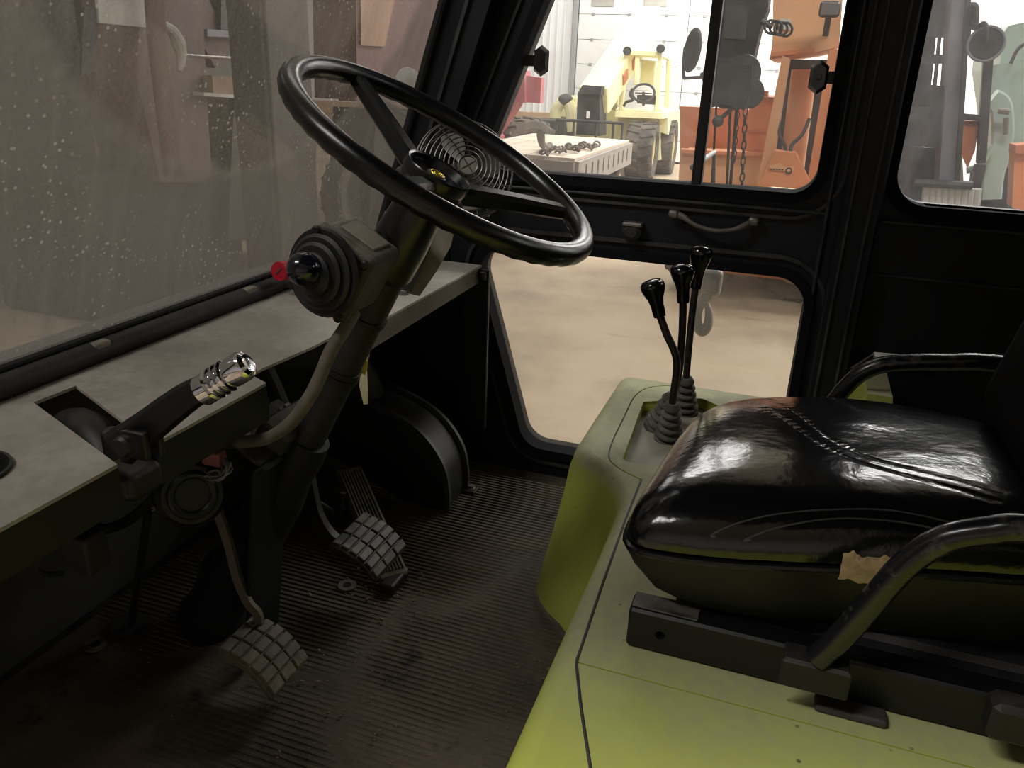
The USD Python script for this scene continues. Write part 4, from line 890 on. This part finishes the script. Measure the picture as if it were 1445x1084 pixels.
# back wall: sectional door, ribbed siding on a plank skirting
YB = 21.8
XD = at(815, 60, y=YB)[0]
wb = part('wall_hall_back', box(-22, YB+.04, ZG, 24, YB+.3, 7.0), 'wall_white', kind='structure')
sd = thing('sectional_door', 'wide white sectional overhead door with small panes at the far end of the hall', 'overhead door', (XD+4, YB, ZG))
zz = [at(880, v, y=YB-.03)[2] for v in (127, 93, 57, 21)]; ph = (zz[3]-zz[0])/3
z0 = zz[0]-3*ph
k = 0; z = z0
part('bottom_seal', box(XD, YB-.06, ZG+.001, XD+8.4, YB+.03, z0 if z0 > ZG+.02 else ZG+.05), 'seam_grey', sd)
while z < 6.0:
    for j in range(3):
        x0_, x1_ = XD+.01+2.8*j, XD+2.8*(j+1)-.01
        pn = part('door_section', box(x0_, YB-.06, max(z, ZG)+.005, x1_, YB+.03, z+ph-.005, .006), 'wall_white', sd)
    z += ph
for s in range(12):
    zc_ = z0+ph*s
    if zc_ < 5.8:
        for j in range(9): part('hinge', box(XD+.35+.93*j, YB-.08, zc_-.035, XD+.43+.93*j, YB-.055, zc_+.035, .008), 'seam_grey', sd)
for xx in (856, 930):
    p_ = at(xx if xx == 850 else xx-6, 2, y=YB-.07)
    part('door_window', box(p_[0]-.28, YB-.075, p_[2]-.12, p_[0]+.30, YB-.058, p_[2]+.28, .02), 'light_grey', sd)
part('track', box(XD-.10, YB-.10, ZG+.001, XD-.01, YB+.03, 6.2, .01), 'seam_grey', sd)
zs_ = at(740, 157, y=YB)[2]
n_rib = 0; x = XD-.14
while x > XD-7.5:
    part('siding_rib', box(x-.07, YB, zs_, x-.035, YB+.05, 7.0, .012), 'wall_white', wb); x -= .19
for s in range(3): 
    part('plank', box(XD-9, YB-.02, ZG+(zs_-ZG)*s/3+.008, XD-.15, YB+.05, ZG+(zs_-ZG)*(s+1)/3-.008, .01), 'wood', wb)
part('wall_hall_left', box(-22.3, -12, ZG, -22, 22.2, 7), 'hall_dark', kind='structure')
part('wall_hall_right', box(24, -12, ZG, 24.3, 22.2, 7), 'wall_white', kind='structure')
part('wall_hall_front', box(-22, -12.3, ZG, 24, -12, 7), 'wall_white', kind='structure')
part('ceiling_hall', box(-22.3, -12.3, 5.4, 24.3, 22.2, 5.6), 'ceiling_white', kind='structure')
for x, y in LAMPS:
    f_ = thing('strip_lamp', 'long white strip lamp hanging from the hall ceiling', 'lamp', (x, y, 4.7), group='strip lamps under the hall ceiling')
    part('housing', box(x-1.25, y-.28, 4.62, x+1.25, y+.28, 4.74, .02), 'lamp_white', f_)
    for s in (-1, 1): part('hanger', rod((x+s, y, 4.73), (x+s, y, 5.4), .01), 'bare_steel', f_)

def slab(px, y0, y1): return ext_xz(Polygon([at(u_, v_, y=y0)[[0, 2]] for u_, v_ in px]).buffer(0), y0, y1)
def slabx(px, x0, x1): return ext_yz(Polygon([at(u_, v_, x=x0)[[1, 2]] for u_, v_ in px]).buffer(0), x0, x1)

# ---- pale yellow boom crane
cr = thing('boom_crane', 'pale yellow mobile crane with raised boom before the white overhead door', 'crane', (*at(880, 200, y=18.6)[:2], ZG))
Y0 = 18.0
part('body', slab([(872, 163), (930, 168), (932, 226), (870, 226)], 18.6, 20.4), 'pale_yellow', cr, smooth=False)
part('deck_shelf', slab([(868, 157), (935, 160), (935, 168), (868, 165)], 17.9, 20.2), 'pale_yellow', cr, smooth=False)
part('engine_hood', slab([(928, 152), (942, 160), (942, 190), (930, 186)], 18.6, 20.6), 'pale_yellow', cr, smooth=False)
part('front_frame', slab([(803, 150), (872, 155), (872, 196), (803, 192)], 18.9, 20.2), 'pale_yellow', cr, smooth=False)
b0_, b1_ = at(838, 142, y=17.2), at(906, 40, y=20.6)
part('boom', beam(b0_, b1_, .62, .58, (0, 0, 1), .03), 'pale_yellow', cr)
part('boom_inner', beam(b1_-unit(b1_-b0_)*.2, b1_+unit(b1_-b0_)*.8, .5, .46, (0, 0, 1), .03), 'pale_yellow', cr)
for k in (.32, .52): part('boom_hatch', cbox(b0_+(b1_-b0_)*k+np.array([.325, -.0, -.02]), (.03, .35, .22), np.array([unit(np.cross(unit(b1_-b0_), [0, 0, 1])), unit(b1_-b0_), np.cross(unit(np.cross(unit(b1_-b0_), [0, 0, 1])), unit(b1_-b0_))]).T), 'orange_dark', cr)
bh = part('boom_head', slab([(815, 131), (846, 133), (846, 192), (813, 190)], 16.9, 17.5), 'machine_black', cr, smooth=False)
part('head_cap', slab([(822, 120), (849, 122), (847, 134), (815, 132)], 16.8, 17.4), 'machine_black', bh, smooth=False)
part('tag', box(*at(827, 167, y=16.88), *(at(832, 157, y=16.88)+[0, .015, 0]), .002), 'white_plastic', bh)
part('cylinder', rod(at(865, 150, y=18.4), at(887, 95, y=19.6), .10, 16), 'pale_yellow', cr)
for a_, b_ in (((884, 76), (876, 160)), ((932, 78), (926, 160)), ((944, 84), (941, 155)), ((900, 74), (898, 120))):
    part('cab_post', beam(at(*a_, y=18.4 if a_[0] != 944 else 19.6), at(*b_, y=18.4 if a_[0] != 944 else 19.6), .10, .10, (0, 1, 0), .015), 'pale_yellow', cr)
part('cab_roof', hull([at(u_, v_, y=y_) for u_, v_, y_ in ((882, 71, 18.3), (934, 73, 18.3), (882, 77, 18.3), (934, 79, 18.3), (890, 70, 19.8), (946, 80, 19.8), (890, 75, 19.8), (946, 85, 19.8))]), 'pale_yellow', cr, smooth=20)
part('seat_back', slab([(905, 84), (924, 86), (922, 122), (903, 120)], 19.4, 19.6), 'pale_yellow', cr, smooth=False)
part('steering_wheel', [torus(at(908, 131, y=18.1), .23, .025, (.1, -.75, .65)), rod(at(908, 131, y=18.1), at(908, 148, y=18.5), .03), beam(at(896, 131, y=18.1), at(920, 132, y=18.1), .03, .02)], 'machine_black', cr)
part('dash_box', slab([(899, 134), (925, 135), (924, 148), (899, 146)], 18.3, 18.6), 'machine_black', cr, smooth=False)
part('hydraulic_hose', tube(catmull([at(893, 125, y=18.2), at(889, 133, y=18.2), at(893, 141, y=18.2), at(884, 144, y=18.2), at(880, 150, y=18.2)], 5), .03, 8), 'machine_black', cr)
for u_ in ((886, 72), (933, 69)):
    part('work_light', lathe([(0, 0), (.06, .0), (.09, .05), (.09, .09), (0, .10)], at(*u_, y=18.3), (0, -1, 0), 20), 'machine_black', cr)
for o_ in (0, .9):
    part('fender', tube(catmull([at(784+o_*14, 190, y=18.4+o_), at(784+o_*14, 160, y=18.4+o_), at(790+o_*14, 147, y=18.4+o_), at(800+o_*14, 143, y=18.4+o_), at(806+o_*14, 160, y=18.4+o_), at(808+o_*14, 186, y=18.4+o_)], 5), .13, 10), 'pale_yellow', cr)
part('hood', slab([(786, 146), (812, 140), (812, 188), (788, 190)], 19.0, 20.5), 'pale_yellow', cr, smooth=False)
part('exhaust_cap', sphere(at(798, 141, y=18.4), .17, 2, (1, 1, .8)), 'machine_black', cr)
for c_, w_ in ((at(905, 214, y=17.9), .60), (at(939, 208, y=19.3), .42), (at(800, 205, y=19.2), .45)):
    c_[2] = ZG+.60; wheel('tyre', cr, c_, .60, w_, unit([1, .04, 0]), lugs=18)
# ---- flatbed cart in front of it, railing and chain
ft = thing('flatbed', 'low steel flatbed cart with slotted rail and planked top before the yellow crane', 'cart', (*at(815, 210, z=-.45)[:2], ZG))
zt_ = -.10
cn = [at(752, 188, z=zt_), at(889, 198, z=zt_), at(812, 224, z=zt_), at(738, 217, z=zt_)]
cn[3] = cn[0]+(cn[2]-cn[1])
def lerp2(s, t_): return (cn[0]*(1-s)+cn[1]*s)*(1-t_)+(cn[3]*(1-s)+cn[2]*s)*t_
for k in range(8):
    a_, b_, c_, d_ = lerp2(k/8+.004, 0), lerp2((k+1)/8-.004, 0), lerp2((k+1)/8-.004, 1), lerp2(k/8+.004, 1)
    part('plank', hull([p+[0, 0, o_] for p in (a_, b_, c_, d_) for o_ in (-.04, .0)]), 'deck_wood', ft, smooth=20)
ux, uy = unit(cn[1]-cn[0]), unit(cn[0]-cn[3])
def rail_side(a_, b_, slots):
    L = np.linalg.norm(b_-a_); dirx = (b_-a_)/L
    P_ = Polygon([(0, 0), (L, 0), (L, -.34), (0, -.34)])
    for k in range(slots): 
        xk = L*(k+1.2)/(slots+1.4); P_ = P_.difference(LineString([(xk, -.10), (xk, -.22)]).buffer(.045, 8))
    q = ext(P_, .05); R = np.array([dirx, [0, 0, 1], np.cross(dirx, [0, 0, 1])]).T
    T = np.eye(4); T[:3, :3] = R; T[:3, 3] = a_-[0, 0, .04]; q.apply_transform(T); return q
part('side_rail', rail_side(cn[2], cn[1], 9), 'deck_grey', ft, smooth=False)
part('end_rail', rail_side(cn[3], cn[2], 0), 'deck_grey', ft, smooth=False)
part('frame', hull([p*1+np.array([0, 0, o_]) for p in (lerp2(.05, .05), lerp2(.95, .05), lerp2(.95, .95), lerp2(.05, .95)) for o_ in (-.30, -.05)]), 'machine_black', ft)
for s_, t_ in ((.92, .12), (.92, .92), (.1, .92), (.1, .12)):
    c_ = lerp2(s_, t_); c_[2] = ZG+.38; wheel('tyre', ft, c_+uy*0, .38, .24, unit([ux[1], -ux[0], 0]) if False else unit(np.cross(cn[1]-cn[2], [0, 0, 1])), tread=False)
chn = thing('chain', 'rusty chain heaped on the flatbed top', 'chain', at(800, 205, z=zt_))
for k in range(26):
    p_ = at(765+3.1*k, 213-.35*k+2.2*math.sin(k*.9), z=zt_+.062)
    part('link', torus(p_, .045, .015, (RNG.normal(), RNG.normal(), 1.2), 14, 6), 'rusty_steel', chn)
part('hook', tube(catmull([at(763, 190, z=zt_+.3), at(765, 203, z=zt_+.1), at(772, 208, z=zt_+.03), at(776, 205, z=zt_+.05)], 5), .05, 8), 'rusty_steel', chn)
rl_ = thing('guard_rail', 'dark low guard rail between the flatbed and the yellow crane', 'rail', at(830, 180, y=17.0))
for a_, b_ in (((785, 169), (880, 174)),): part('top_rail', rod(at(*a_, y=16.6), at(*b_, y=16.6), .03, 8), 'machine_black', rl_)
for u_ in (786, 797, 810, 842, 866, 879): 
    a_ = at(u_, 169+(u_-785)*.053, y=16.6); part('post', rod(a_, [a_[0], a_[1], ZG], .025, 8), 'machine_black', rl_)
# ---- red machine and dark tyre at the left edge of the door glass
rd = thing('red_machine', 'faded red machine with sloping side at the front edge of the door glass', 'machine', (*at(720, 150, y=14.8)[:2], ZG))
part('upper_body', slab([(716, 96), (740, 100), (741, 145), (730, 144), (728, 150), (700, 190), (640, 190), (660, 90)], 14.6, 14.95), 'red_paint', rd, smooth=False)
part('window_ledge', slab([(738, 106), (764, 110), (762, 146), (738, 144)], 14.7, 14.9), 'red_paint', rd, smooth=False)
a_ = at(640, 188, y=14.6); b_ = at(702, 190, y=14.6)
part('lower_body', box(a_[0], 14.65, ZG, b_[0], 15.0, a_[2]+.02, .03), 'red_paint', rd)
dt = thing('machine_tyre', 'big dark tyre standing left of the flatbed', 'tyre', (*at(742, 200, y=13.8)[:2], ZG))
c_ = at(744, 165, y=15.7); R_ = (c_[2]-ZG)/2; c_[2] = ZG+R_; wheel('tyre', dt, c_, R_, .55, unit([.75, -.65, 0]), rim='machine_black', lugs=20)
bx = thing('crate', 'dusty grey timber crate right of the dark tyre', 'crate', (*at(770, 180, y=17.3)[:2], ZG))
part('box', [box(*at(748, 190, y=17.3), *(at(782, 170, y=17.3)+[0, .8, 0]), .02)], 'charcoal', bx); a_ = at(748, 190, y=17.3); b_ = at(782, 190, y=17.3)
part('base', box(a_[0], 17.35, ZG, b_[0], 18.05, a_[2]-.005, .02), 'charcoal', bx)

# ---- orange machine with hook block close behind the rear pane
og = thing('orange_crane', 'orange crane with boxed boom, posts and gusset behind the rear door glass', 'crane', (*at(1090, 200, y=8.6)[:2], ZG))
part('boom_box', slab([(1092, -40), (1192, -40), (1184, 66), (1160, 72), (1086, 84), (1090, 60)], 8.0, 9.6), 'orange_tan', og, smooth=False)
part('boom_rib', slab([(1088, 74), (1150, 68), (1150, 73), (1087, 80)], 7.95, 8.0), 'orange_paint', og, smooth=False)
part('data_plate', slab([(1101, 26), (1116, 27), (1115, 42), (1100, 41)], 7.97, 8.0), 'sticker', og, smooth=False)
part('front_post', slab([(1104, 78), (1114, 82), (1085, 262), (1068, 262)], 7.8, 8.2), 'orange_tan', og, smooth=False)
part('rear_post', slab([(1170, 70), (1190, 70), (1160, 270), (1138, 266)], 7.9, 8.3), 'orange_paint', og, smooth=False)
part('mast_back', slab([(1110, 84), (1176, 84), (1150, 268), (1084, 262)], 8.9, 9.1), 'machine_black', og, smooth=False)
part('lift_cylinder', rod(at(1135, 98, y=8.5), at(1116, 250, y=8.5), .115, 24), 'orange_tan', og)
gs = part('gusset', slab([(1093, 213), (1122, 216), (1148, 268), (1070, 262)], 7.55, 7.8), 'orange_paint', og, smooth=False)
part('torn_label', slab([(1086, 234), (1100, 230), (1108, 236), (1121, 235), (1119, 243), (1086, 240)], 7.54, 7.551), 'orange_tan', gs, smooth=False)
part('bolt_ring', torus(at(1113, 241, y=7.54), .022, .006, (0, 1, 0), 24, 6), 'machine_black', gs)
part('lettering', [slab([(1087+4*k, 238+.2*k), (1089.6+4*k, 238.1+.2*k), (1089.4+4*k, 239.6+.2*k), (1086.8+4*k, 239.4+.2*k)], 7.535, 7.541) for k in range(5)], 'machine_black', gs, smooth=False)
part('carriage', slab([(960, 215), (1092, 220), (1078, 300), (955, 295)], 8.4, 9.6), 'orange_tan', og, smooth=False)
part('carriage_ledge', slab([(960, 211), (1080, 216), (1079, 221), (960, 216)], 8.3, 8.45), 'orange_paint', og, smooth=False)
part('engine_box', slab([(1058, 140), (1095, 142), (1080, 219), (1052, 217)], 8.45, 9.8), 'orange_paint', og, smooth=False)
part('engine_box_rib', slab([(1055, 184), (1082, 185), (1081, 188), (1055, 187)], 8.43, 8.45), 'orange_dark', og, smooth=False)
part('lid', slab([(1062, 136), (1096, 138), (1095, 142), (1058, 140)], 8.4, 9.8), 'orange_dark', og, smooth=False)
part('filler', slab([(1068, 127), (1083, 129), (1082, 137), (1067, 136)], 8.6, 8.9), 'orange_dark', og, smooth=False)
part('back_panel', slab([(960, 150), (1056, 155), (1052, 215), (960, 212)], 9.2, 9.5), 'orange_paint', og, smooth=False)
for s in (0, 1): part('hose', tube(catmull([at(1098+44*s, 168, y=7.9), at(1100+32*s, 190, y=7.8), at(1107+10*s, 205, y=7.75), at(1110+6*s, 222, y=7.7)], 6), .016, 8), 'machine_black', og)
ba = at(1000, 300, y=8.6); bb = at(1140, 300, y=8.6)
part('base', box(ba[0]-.3, 8.3, ZG+.25, bb[0]+.3, 10.2, at(1000, 290, y=8.4)[2], .04), 'orange_dark', og)
for x_ in (ba[0], bb[0]): wheel('tyre', og, (x_, 8.6, ZG+.42), .42, .3, (0, 1, 0), lugs=16)
wl = thing('work_lamp', 'square grey work lamp at the top corner of the orange crane', 'lamp', at(1170, 14, y=7.7))
lc = at(1171, 13, y=7.7); part('housing', rbox(lc, (.165, .10, .125), .03), 'machine_black', wl); part('lens', rbox(lc+[0, -.045, 0], (.14, .03, .10), .014), 'lamp_glass', wl)
part('bracket', beam(lc+[0, .05, -.02], lc+[.0, .29, -.18], .05, .03), 'machine_black', wl)
# hook block, ropes and chains
hb = thing('hook_block', 'greasy black hook block and rope sheaves behind the rear door glass', 'hook block', at(1035, 80, y=6.6))
part('mast_plate', slab([(1012, -40), (1088, -40), (1084, 10), (1072, 45), (1062, 90), (1008, 95)], 6.6, 6.9), 'grease_black', hb, smooth=False)
part('mast_slot', slab([(1024, 6), (1056, 8), (1052, 56), (1020, 54)], 6.585, 6.6), 'machine_black', hb, smooth=False)
for u_, v_, r_ in ((1022, 130, .12), (1044, 104, .13), (1052, 132, .11), (1012, 108, .13), (1034, 136, .10)):
    part('sheave', lathe([(0, 0), (r_*.9, 0), (r_, .02), (r_*.86, .05), (r_, .08), (r_*.9, .10), (0, .10)], at(u_, v_, y=6.55), (.5, -.85, .1), 28), 'grease_black', hb)
part('cheek', slab([(1006, 90), (1062, 92), (1060, 130), (1050, 156), (1035, 150), (1020, 146), (1004, 152)], 6.4, 6.55), 'grease_black', hb, smooth=False)
for u0, u1, v1, r_ in ((1011, 1001, 256, .008), (1031, 1023, 258, .010), (1040, 1026, 258, .012)):
    part('rope', rod(at(u0, 150, y=6.5), at(u1, v1+60, y=6.5), r_, 8), 'dark_metal', hb)
part('ball_weight', [sphere(at(1013, 171, y=6.45), .042, 2), rod(at(1013, 171, y=6.45), at(1032, 154, y=6.45), .016, 8)], 'machine_black', hb)
for nm, us, us1, v0, v1, y_, s_ in (('load_chain', 1052, 1045, 152, 300, 6.35, .022), ('load_chain', 1043, 1036, 140, 230, 6.42, .016)):
    c0_, c1_ = at(us, v0, y=y_), at(us1, v1, y=y_); n__ = int(np.linalg.norm(c1_-c0_)/(s_*2.6))
    cht = thing(nm, 'long steel load chain hanging right of the ropes below the hook block' if s_ > .02 else 'short thin load chain hanging beside the ropes below the hook block', 'chain', c0_)
    for k in range(n__):
        p_ = c0_+(c1_-c0_)*(k+.5)/n__; q_ = torus((0, 0, 0), s_, s_*.32, (0, 0, 1), 14, 6); q_.vertices *= [.72, 1.45, 1]
        part('link', place(q_, p_, (1, .3, 0) if k % 2 else (.3, -1, 0), np.cross(unit(c1_-c0_), [1, .3, 0]) if False else (0, 0, 1)), 'dark_metal', cht, smooth=60)
lk = thing('shackle_links', 'dark ring links hung across the top of the orange boom', 'links', at(1098, 40, y=6.5))
for k in range(4): part('link', torus(at(1088+7*k, 38+1.2*k, y=6.5), .045, .009, unit([.3*(-1)**k, -1, .25*(-1)**k]), 20, 8), 'machine_black', lk)
part('pin', rod(at(1074, 30, y=6.5), at(1090, 38, y=6.5), .02, 8), 'machine_black', lk)

# ---- through the rear side window: mast, round mirror, pale green machine
mt = thing('forklift_mast', 'grey forklift mast with crossbars and chain behind the rear side window', 'mast', (*at(1340, 150, y=7.2)[:2], ZG))
part('rail', slab([(1346, -40), (1368, -40), (1348, 300), (1322, 300)], 7.0, 7.3), 'mast_grey', mt, smooth=False)
part('rail', slab([(1312, -40), (1330, -40), (1296, 300), (1272, 300)], 7.6, 7.8), 'machine_black', mt, smooth=False)
part('side_plate', slab([(1250, 120), (1296, 124), (1276, 300), (1235, 300)], 7.82, 7.9), 'machine_black', mt, smooth=False)
part('rail_lip', slab([(1366, -40), (1373, -40), (1352, 300), (1346, 300)], 6.95, 7.3), 'machine_black', mt, smooth=False)
for v0, v1 in ((-30, 50), (76, 88), (126, 140), (208, 300)): part('crossbar', slab([(1290, v0), (1355, v0+2), (1350, v1+2), (1280, v1)], 7.35, 7.55), 'machine_black', mt, smooth=False)
part('lift_chain', rod(at(1327, 40, y=7.3), at(1318, 130, y=7.3), .014, 8), 'dark_metal', mt)
part('carriage_block', [slab([(1316, 120), (1345, 122), (1338, 210), (1306, 208)], 7.1, 7.4), slab([(1285, 150), (1316, 152), (1312, 175), (1282, 172)], 7.1, 7.3)], 'machine_black', mt, smooth=False)
part('base', box(at(1272, 300, y=7.2)[0], 6.95, ZG, at(1365, 300, y=7.2)[0], 8.2, at(1300, 286, y=7.2)[2], .04), 'mast_grey', mt)
part('guard_post', tube(catmull([at(1363, 60, y=6.8), at(1366, 20, y=6.8), at(1371, 9, y=6.8), at(1376, 14, y=6.8), at(1374, 40, y=6.8)], 5), .028, 10), 'machine_black', mt)
hm = thing('round_mirror', 'round dark mirror on a bent stalk behind the rear side window', 'mirror', at(1390, 62, y=6.7))
hc = at(1391, 62, y=6.7)
part('head', lathe([(0, -.03), (.08, -.025), (.112, -.006), (.116, .004), (.108, .010), (0, .012)], hc, (-.15, -1, .0), 40), 'machine_black', hm, smooth=40)
part('rim', torus(hc+[0, -.008, 0], .110, .010, (-.15, -1, 0), 40, 8), 'mast_grey', hm)
part('stalk', tube(catmull([at(1391, 60, y=6.62), at(1392, 40, y=6.62), at(1388, 33, y=6.65), at(1380, 37, y=6.7), at(1370, 33, y=6.8)], 5), .016, 10), 'machine_black', hm)
part('stalk', beam(at(1366, 34, y=6.82), at(1384, 44, y=6.75), .05, .03), 'mast_grey', hm)
fr = thing('gate_stand', 'black upright stand with an orange panel beside the mast', 'stand', (*at(1380, 170, y=7.9)[:2], ZG))
part('post', beam(at(1395, 70, y=7.9), at(1384, 230, y=7.9), .07, .07, (0, 1, 0)), 'machine_black', fr)
part('crossbar', beam(at(1352, 164, y=7.9), at(1388, 167, y=7.9), .05, .05), 'machine_black', fr)
part('panel', slab([(1350, 170), (1382, 171), (1376, 212), (1366, 236), (1352, 205), (1340, 208)], 7.92, 8.0), 'orange_dark', fr, smooth=False)
part('leg', box(at(1384, 230, y=7.9)[0]-.04, 7.86, ZG, at(1384, 230, y=7.9)[0]+.04, 7.94, at(1384, 232, y=7.9)[2]), 'machine_black', fr)
tk = thing('white_tank', 'off-white plastic tank between the mast and the green machine', 'tank', (*at(1350, 240, y=8.9)[:2], ZG))
part('tank', slab([(1340, 210), (1352, 206), (1358, 222), (1360, 262), (1330, 262)], 8.9, 9.3), 'light_grey', tk, smooth=False)
a_ = at(1335, 262, y=8.9); b_ = at(1358, 262, y=8.9); part('stand', box(a_[0], 8.95, ZG, b_[0], 9.25, a_[2]+.02), 'mast_grey', tk)
gm = thing('green_machine', 'pale green rounded machine with a curved arm at the right edge of the rear window', 'machine', (*at(1430, 150, y=8.4)[:2], ZG))
part('hood', slab([(1410, 98), (1417, 45), (1424, 36), (1500, 20), (1530, 300), (1425, 300), (1418, 160)], 8.6, 10.0), 'green_grey', gm, smooth=False)
part('side_panel', slab([(1398, 92), (1430, 88), (1424, 140), (1396, 140)], 8.4, 8.6), 'green_grey', gm, smooth=False)
ar = part('curved_arm', tube(catmull([at(1398, 140, y=8.2), at(1410, 150, y=8.2), at(1413, 185, y=8.2), at(1409, 215, y=8.2), at(1400, 245, y=8.2), at(1396, 280, y=8.2)], 6), .085, prof=[(-1, -.8), (-.8, -1), (.8, -1), (1, -.8), (1, .8), (.8, 1), (-.8, 1), (-1, .8)], up=(1, 0, 0)), 'green_grey', gm, smooth=35)
part('pin', [rod(at(1408, 156, y=8.0), at(1424, 158, y=8.0), .025, 10), rod(at(1420, 166, y=8.05), at(1419, 190, y=8.05), .022, 8)], 'bare_steel', ar)
part('hose', tube(catmull([at(1426, 90, y=8.3), at(1436, 70, y=8.3), at(1450, 60, y=8.3), at(1470, 52, y=8.3)], 5), .015, 8), 'machine_black', gm)
part('crank', tube(catmull([at(1402, 205, y=8.0), at(1394, 215, y=8.0), at(1384, 232, y=8.0), at(1374, 238, y=8.0), at(1364, 240, y=8.0)], 5), .03, 8), 'green_grey', gm)
part('frame', slab([(1380, 240), (1430, 236), (1420, 300), (1376, 300)], 8.4, 8.8), 'machine_black', gm, smooth=False)
part('base', box(at(1376, 300, y=8.4)[0], 8.4, ZG, at(1520, 300, y=8.4)[0], 9.9, at(1400, 290, y=8.4)[2], .04), 'machine_black', gm)
part('pipe_rack', [rod(at(1310+8*k, 262, y=7.0)*0+at(1308+9*k, 262+k*.6, y=6.9), at(1304+9*k, 300, y=6.9), .03, 8) for k in range(9)], 'light_grey', mt)
part('rack_bar', rod(at(1290, 258, y=6.85), at(1372, 262, y=6.85), .03, 8), 'machine_black', mt)
ob = thing('orange_bucket', 'orange sheet bucket at the far right of the rear window', 'bucket', (*at(1435, 250, y=7.6)[:2], ZG))
part('shell', slab([(1432, 215), (1500, 212), (1500, 312), (1446, 306), (1428, 292)], 7.4, 7.6), 'orange_paint', ob, smooth=False)
part('lip', slab([(1434, 205), (1500, 200), (1500, 214), (1433, 217)], 7.35, 7.6), 'orange_dark', ob, smooth=False)
a_ = at(1436, 300, y=7.6); part('stand', box(a_[0], 7.42, ZG, a_[0]+.5, 7.58, a_[2]-.02), 'machine_black', ob)

# ---- dim machines ahead of the windshield
XM = -5.0
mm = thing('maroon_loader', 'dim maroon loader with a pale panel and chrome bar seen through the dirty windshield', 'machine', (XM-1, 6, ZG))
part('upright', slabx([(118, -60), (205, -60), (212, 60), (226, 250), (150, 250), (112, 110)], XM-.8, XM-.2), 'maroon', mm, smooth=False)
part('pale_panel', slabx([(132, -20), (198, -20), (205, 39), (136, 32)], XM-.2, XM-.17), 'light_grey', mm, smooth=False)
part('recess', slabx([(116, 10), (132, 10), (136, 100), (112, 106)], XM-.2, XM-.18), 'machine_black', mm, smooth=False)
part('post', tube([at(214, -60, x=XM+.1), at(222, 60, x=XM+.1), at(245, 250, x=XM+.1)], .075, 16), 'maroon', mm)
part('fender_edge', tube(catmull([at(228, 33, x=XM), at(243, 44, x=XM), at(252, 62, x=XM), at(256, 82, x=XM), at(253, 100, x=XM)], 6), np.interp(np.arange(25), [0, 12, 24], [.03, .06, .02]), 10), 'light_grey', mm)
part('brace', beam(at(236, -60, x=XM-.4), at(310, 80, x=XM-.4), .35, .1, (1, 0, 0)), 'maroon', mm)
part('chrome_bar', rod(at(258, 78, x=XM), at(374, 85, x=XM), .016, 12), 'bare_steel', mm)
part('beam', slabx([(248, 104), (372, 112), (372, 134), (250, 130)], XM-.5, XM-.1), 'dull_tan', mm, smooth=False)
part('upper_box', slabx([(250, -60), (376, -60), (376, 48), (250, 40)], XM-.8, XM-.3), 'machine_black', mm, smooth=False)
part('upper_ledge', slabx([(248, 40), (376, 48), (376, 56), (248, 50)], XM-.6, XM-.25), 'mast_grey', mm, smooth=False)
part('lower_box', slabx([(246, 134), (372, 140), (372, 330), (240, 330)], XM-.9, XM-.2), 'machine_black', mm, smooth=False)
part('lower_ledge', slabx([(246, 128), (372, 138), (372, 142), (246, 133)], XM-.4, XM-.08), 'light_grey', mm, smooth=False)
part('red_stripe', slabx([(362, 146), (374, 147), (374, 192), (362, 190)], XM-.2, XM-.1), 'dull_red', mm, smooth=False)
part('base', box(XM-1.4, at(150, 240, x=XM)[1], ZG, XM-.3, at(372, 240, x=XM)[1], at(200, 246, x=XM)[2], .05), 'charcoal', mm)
gp = thing('grey_column', 'wide grey upright band right of the chrome bar beyond the windshield', 'column', (XM+.3, *at(410, 200, x=XM+.3)[[1]], ZG))  # plain box modelled for a grey band with a hard left edge
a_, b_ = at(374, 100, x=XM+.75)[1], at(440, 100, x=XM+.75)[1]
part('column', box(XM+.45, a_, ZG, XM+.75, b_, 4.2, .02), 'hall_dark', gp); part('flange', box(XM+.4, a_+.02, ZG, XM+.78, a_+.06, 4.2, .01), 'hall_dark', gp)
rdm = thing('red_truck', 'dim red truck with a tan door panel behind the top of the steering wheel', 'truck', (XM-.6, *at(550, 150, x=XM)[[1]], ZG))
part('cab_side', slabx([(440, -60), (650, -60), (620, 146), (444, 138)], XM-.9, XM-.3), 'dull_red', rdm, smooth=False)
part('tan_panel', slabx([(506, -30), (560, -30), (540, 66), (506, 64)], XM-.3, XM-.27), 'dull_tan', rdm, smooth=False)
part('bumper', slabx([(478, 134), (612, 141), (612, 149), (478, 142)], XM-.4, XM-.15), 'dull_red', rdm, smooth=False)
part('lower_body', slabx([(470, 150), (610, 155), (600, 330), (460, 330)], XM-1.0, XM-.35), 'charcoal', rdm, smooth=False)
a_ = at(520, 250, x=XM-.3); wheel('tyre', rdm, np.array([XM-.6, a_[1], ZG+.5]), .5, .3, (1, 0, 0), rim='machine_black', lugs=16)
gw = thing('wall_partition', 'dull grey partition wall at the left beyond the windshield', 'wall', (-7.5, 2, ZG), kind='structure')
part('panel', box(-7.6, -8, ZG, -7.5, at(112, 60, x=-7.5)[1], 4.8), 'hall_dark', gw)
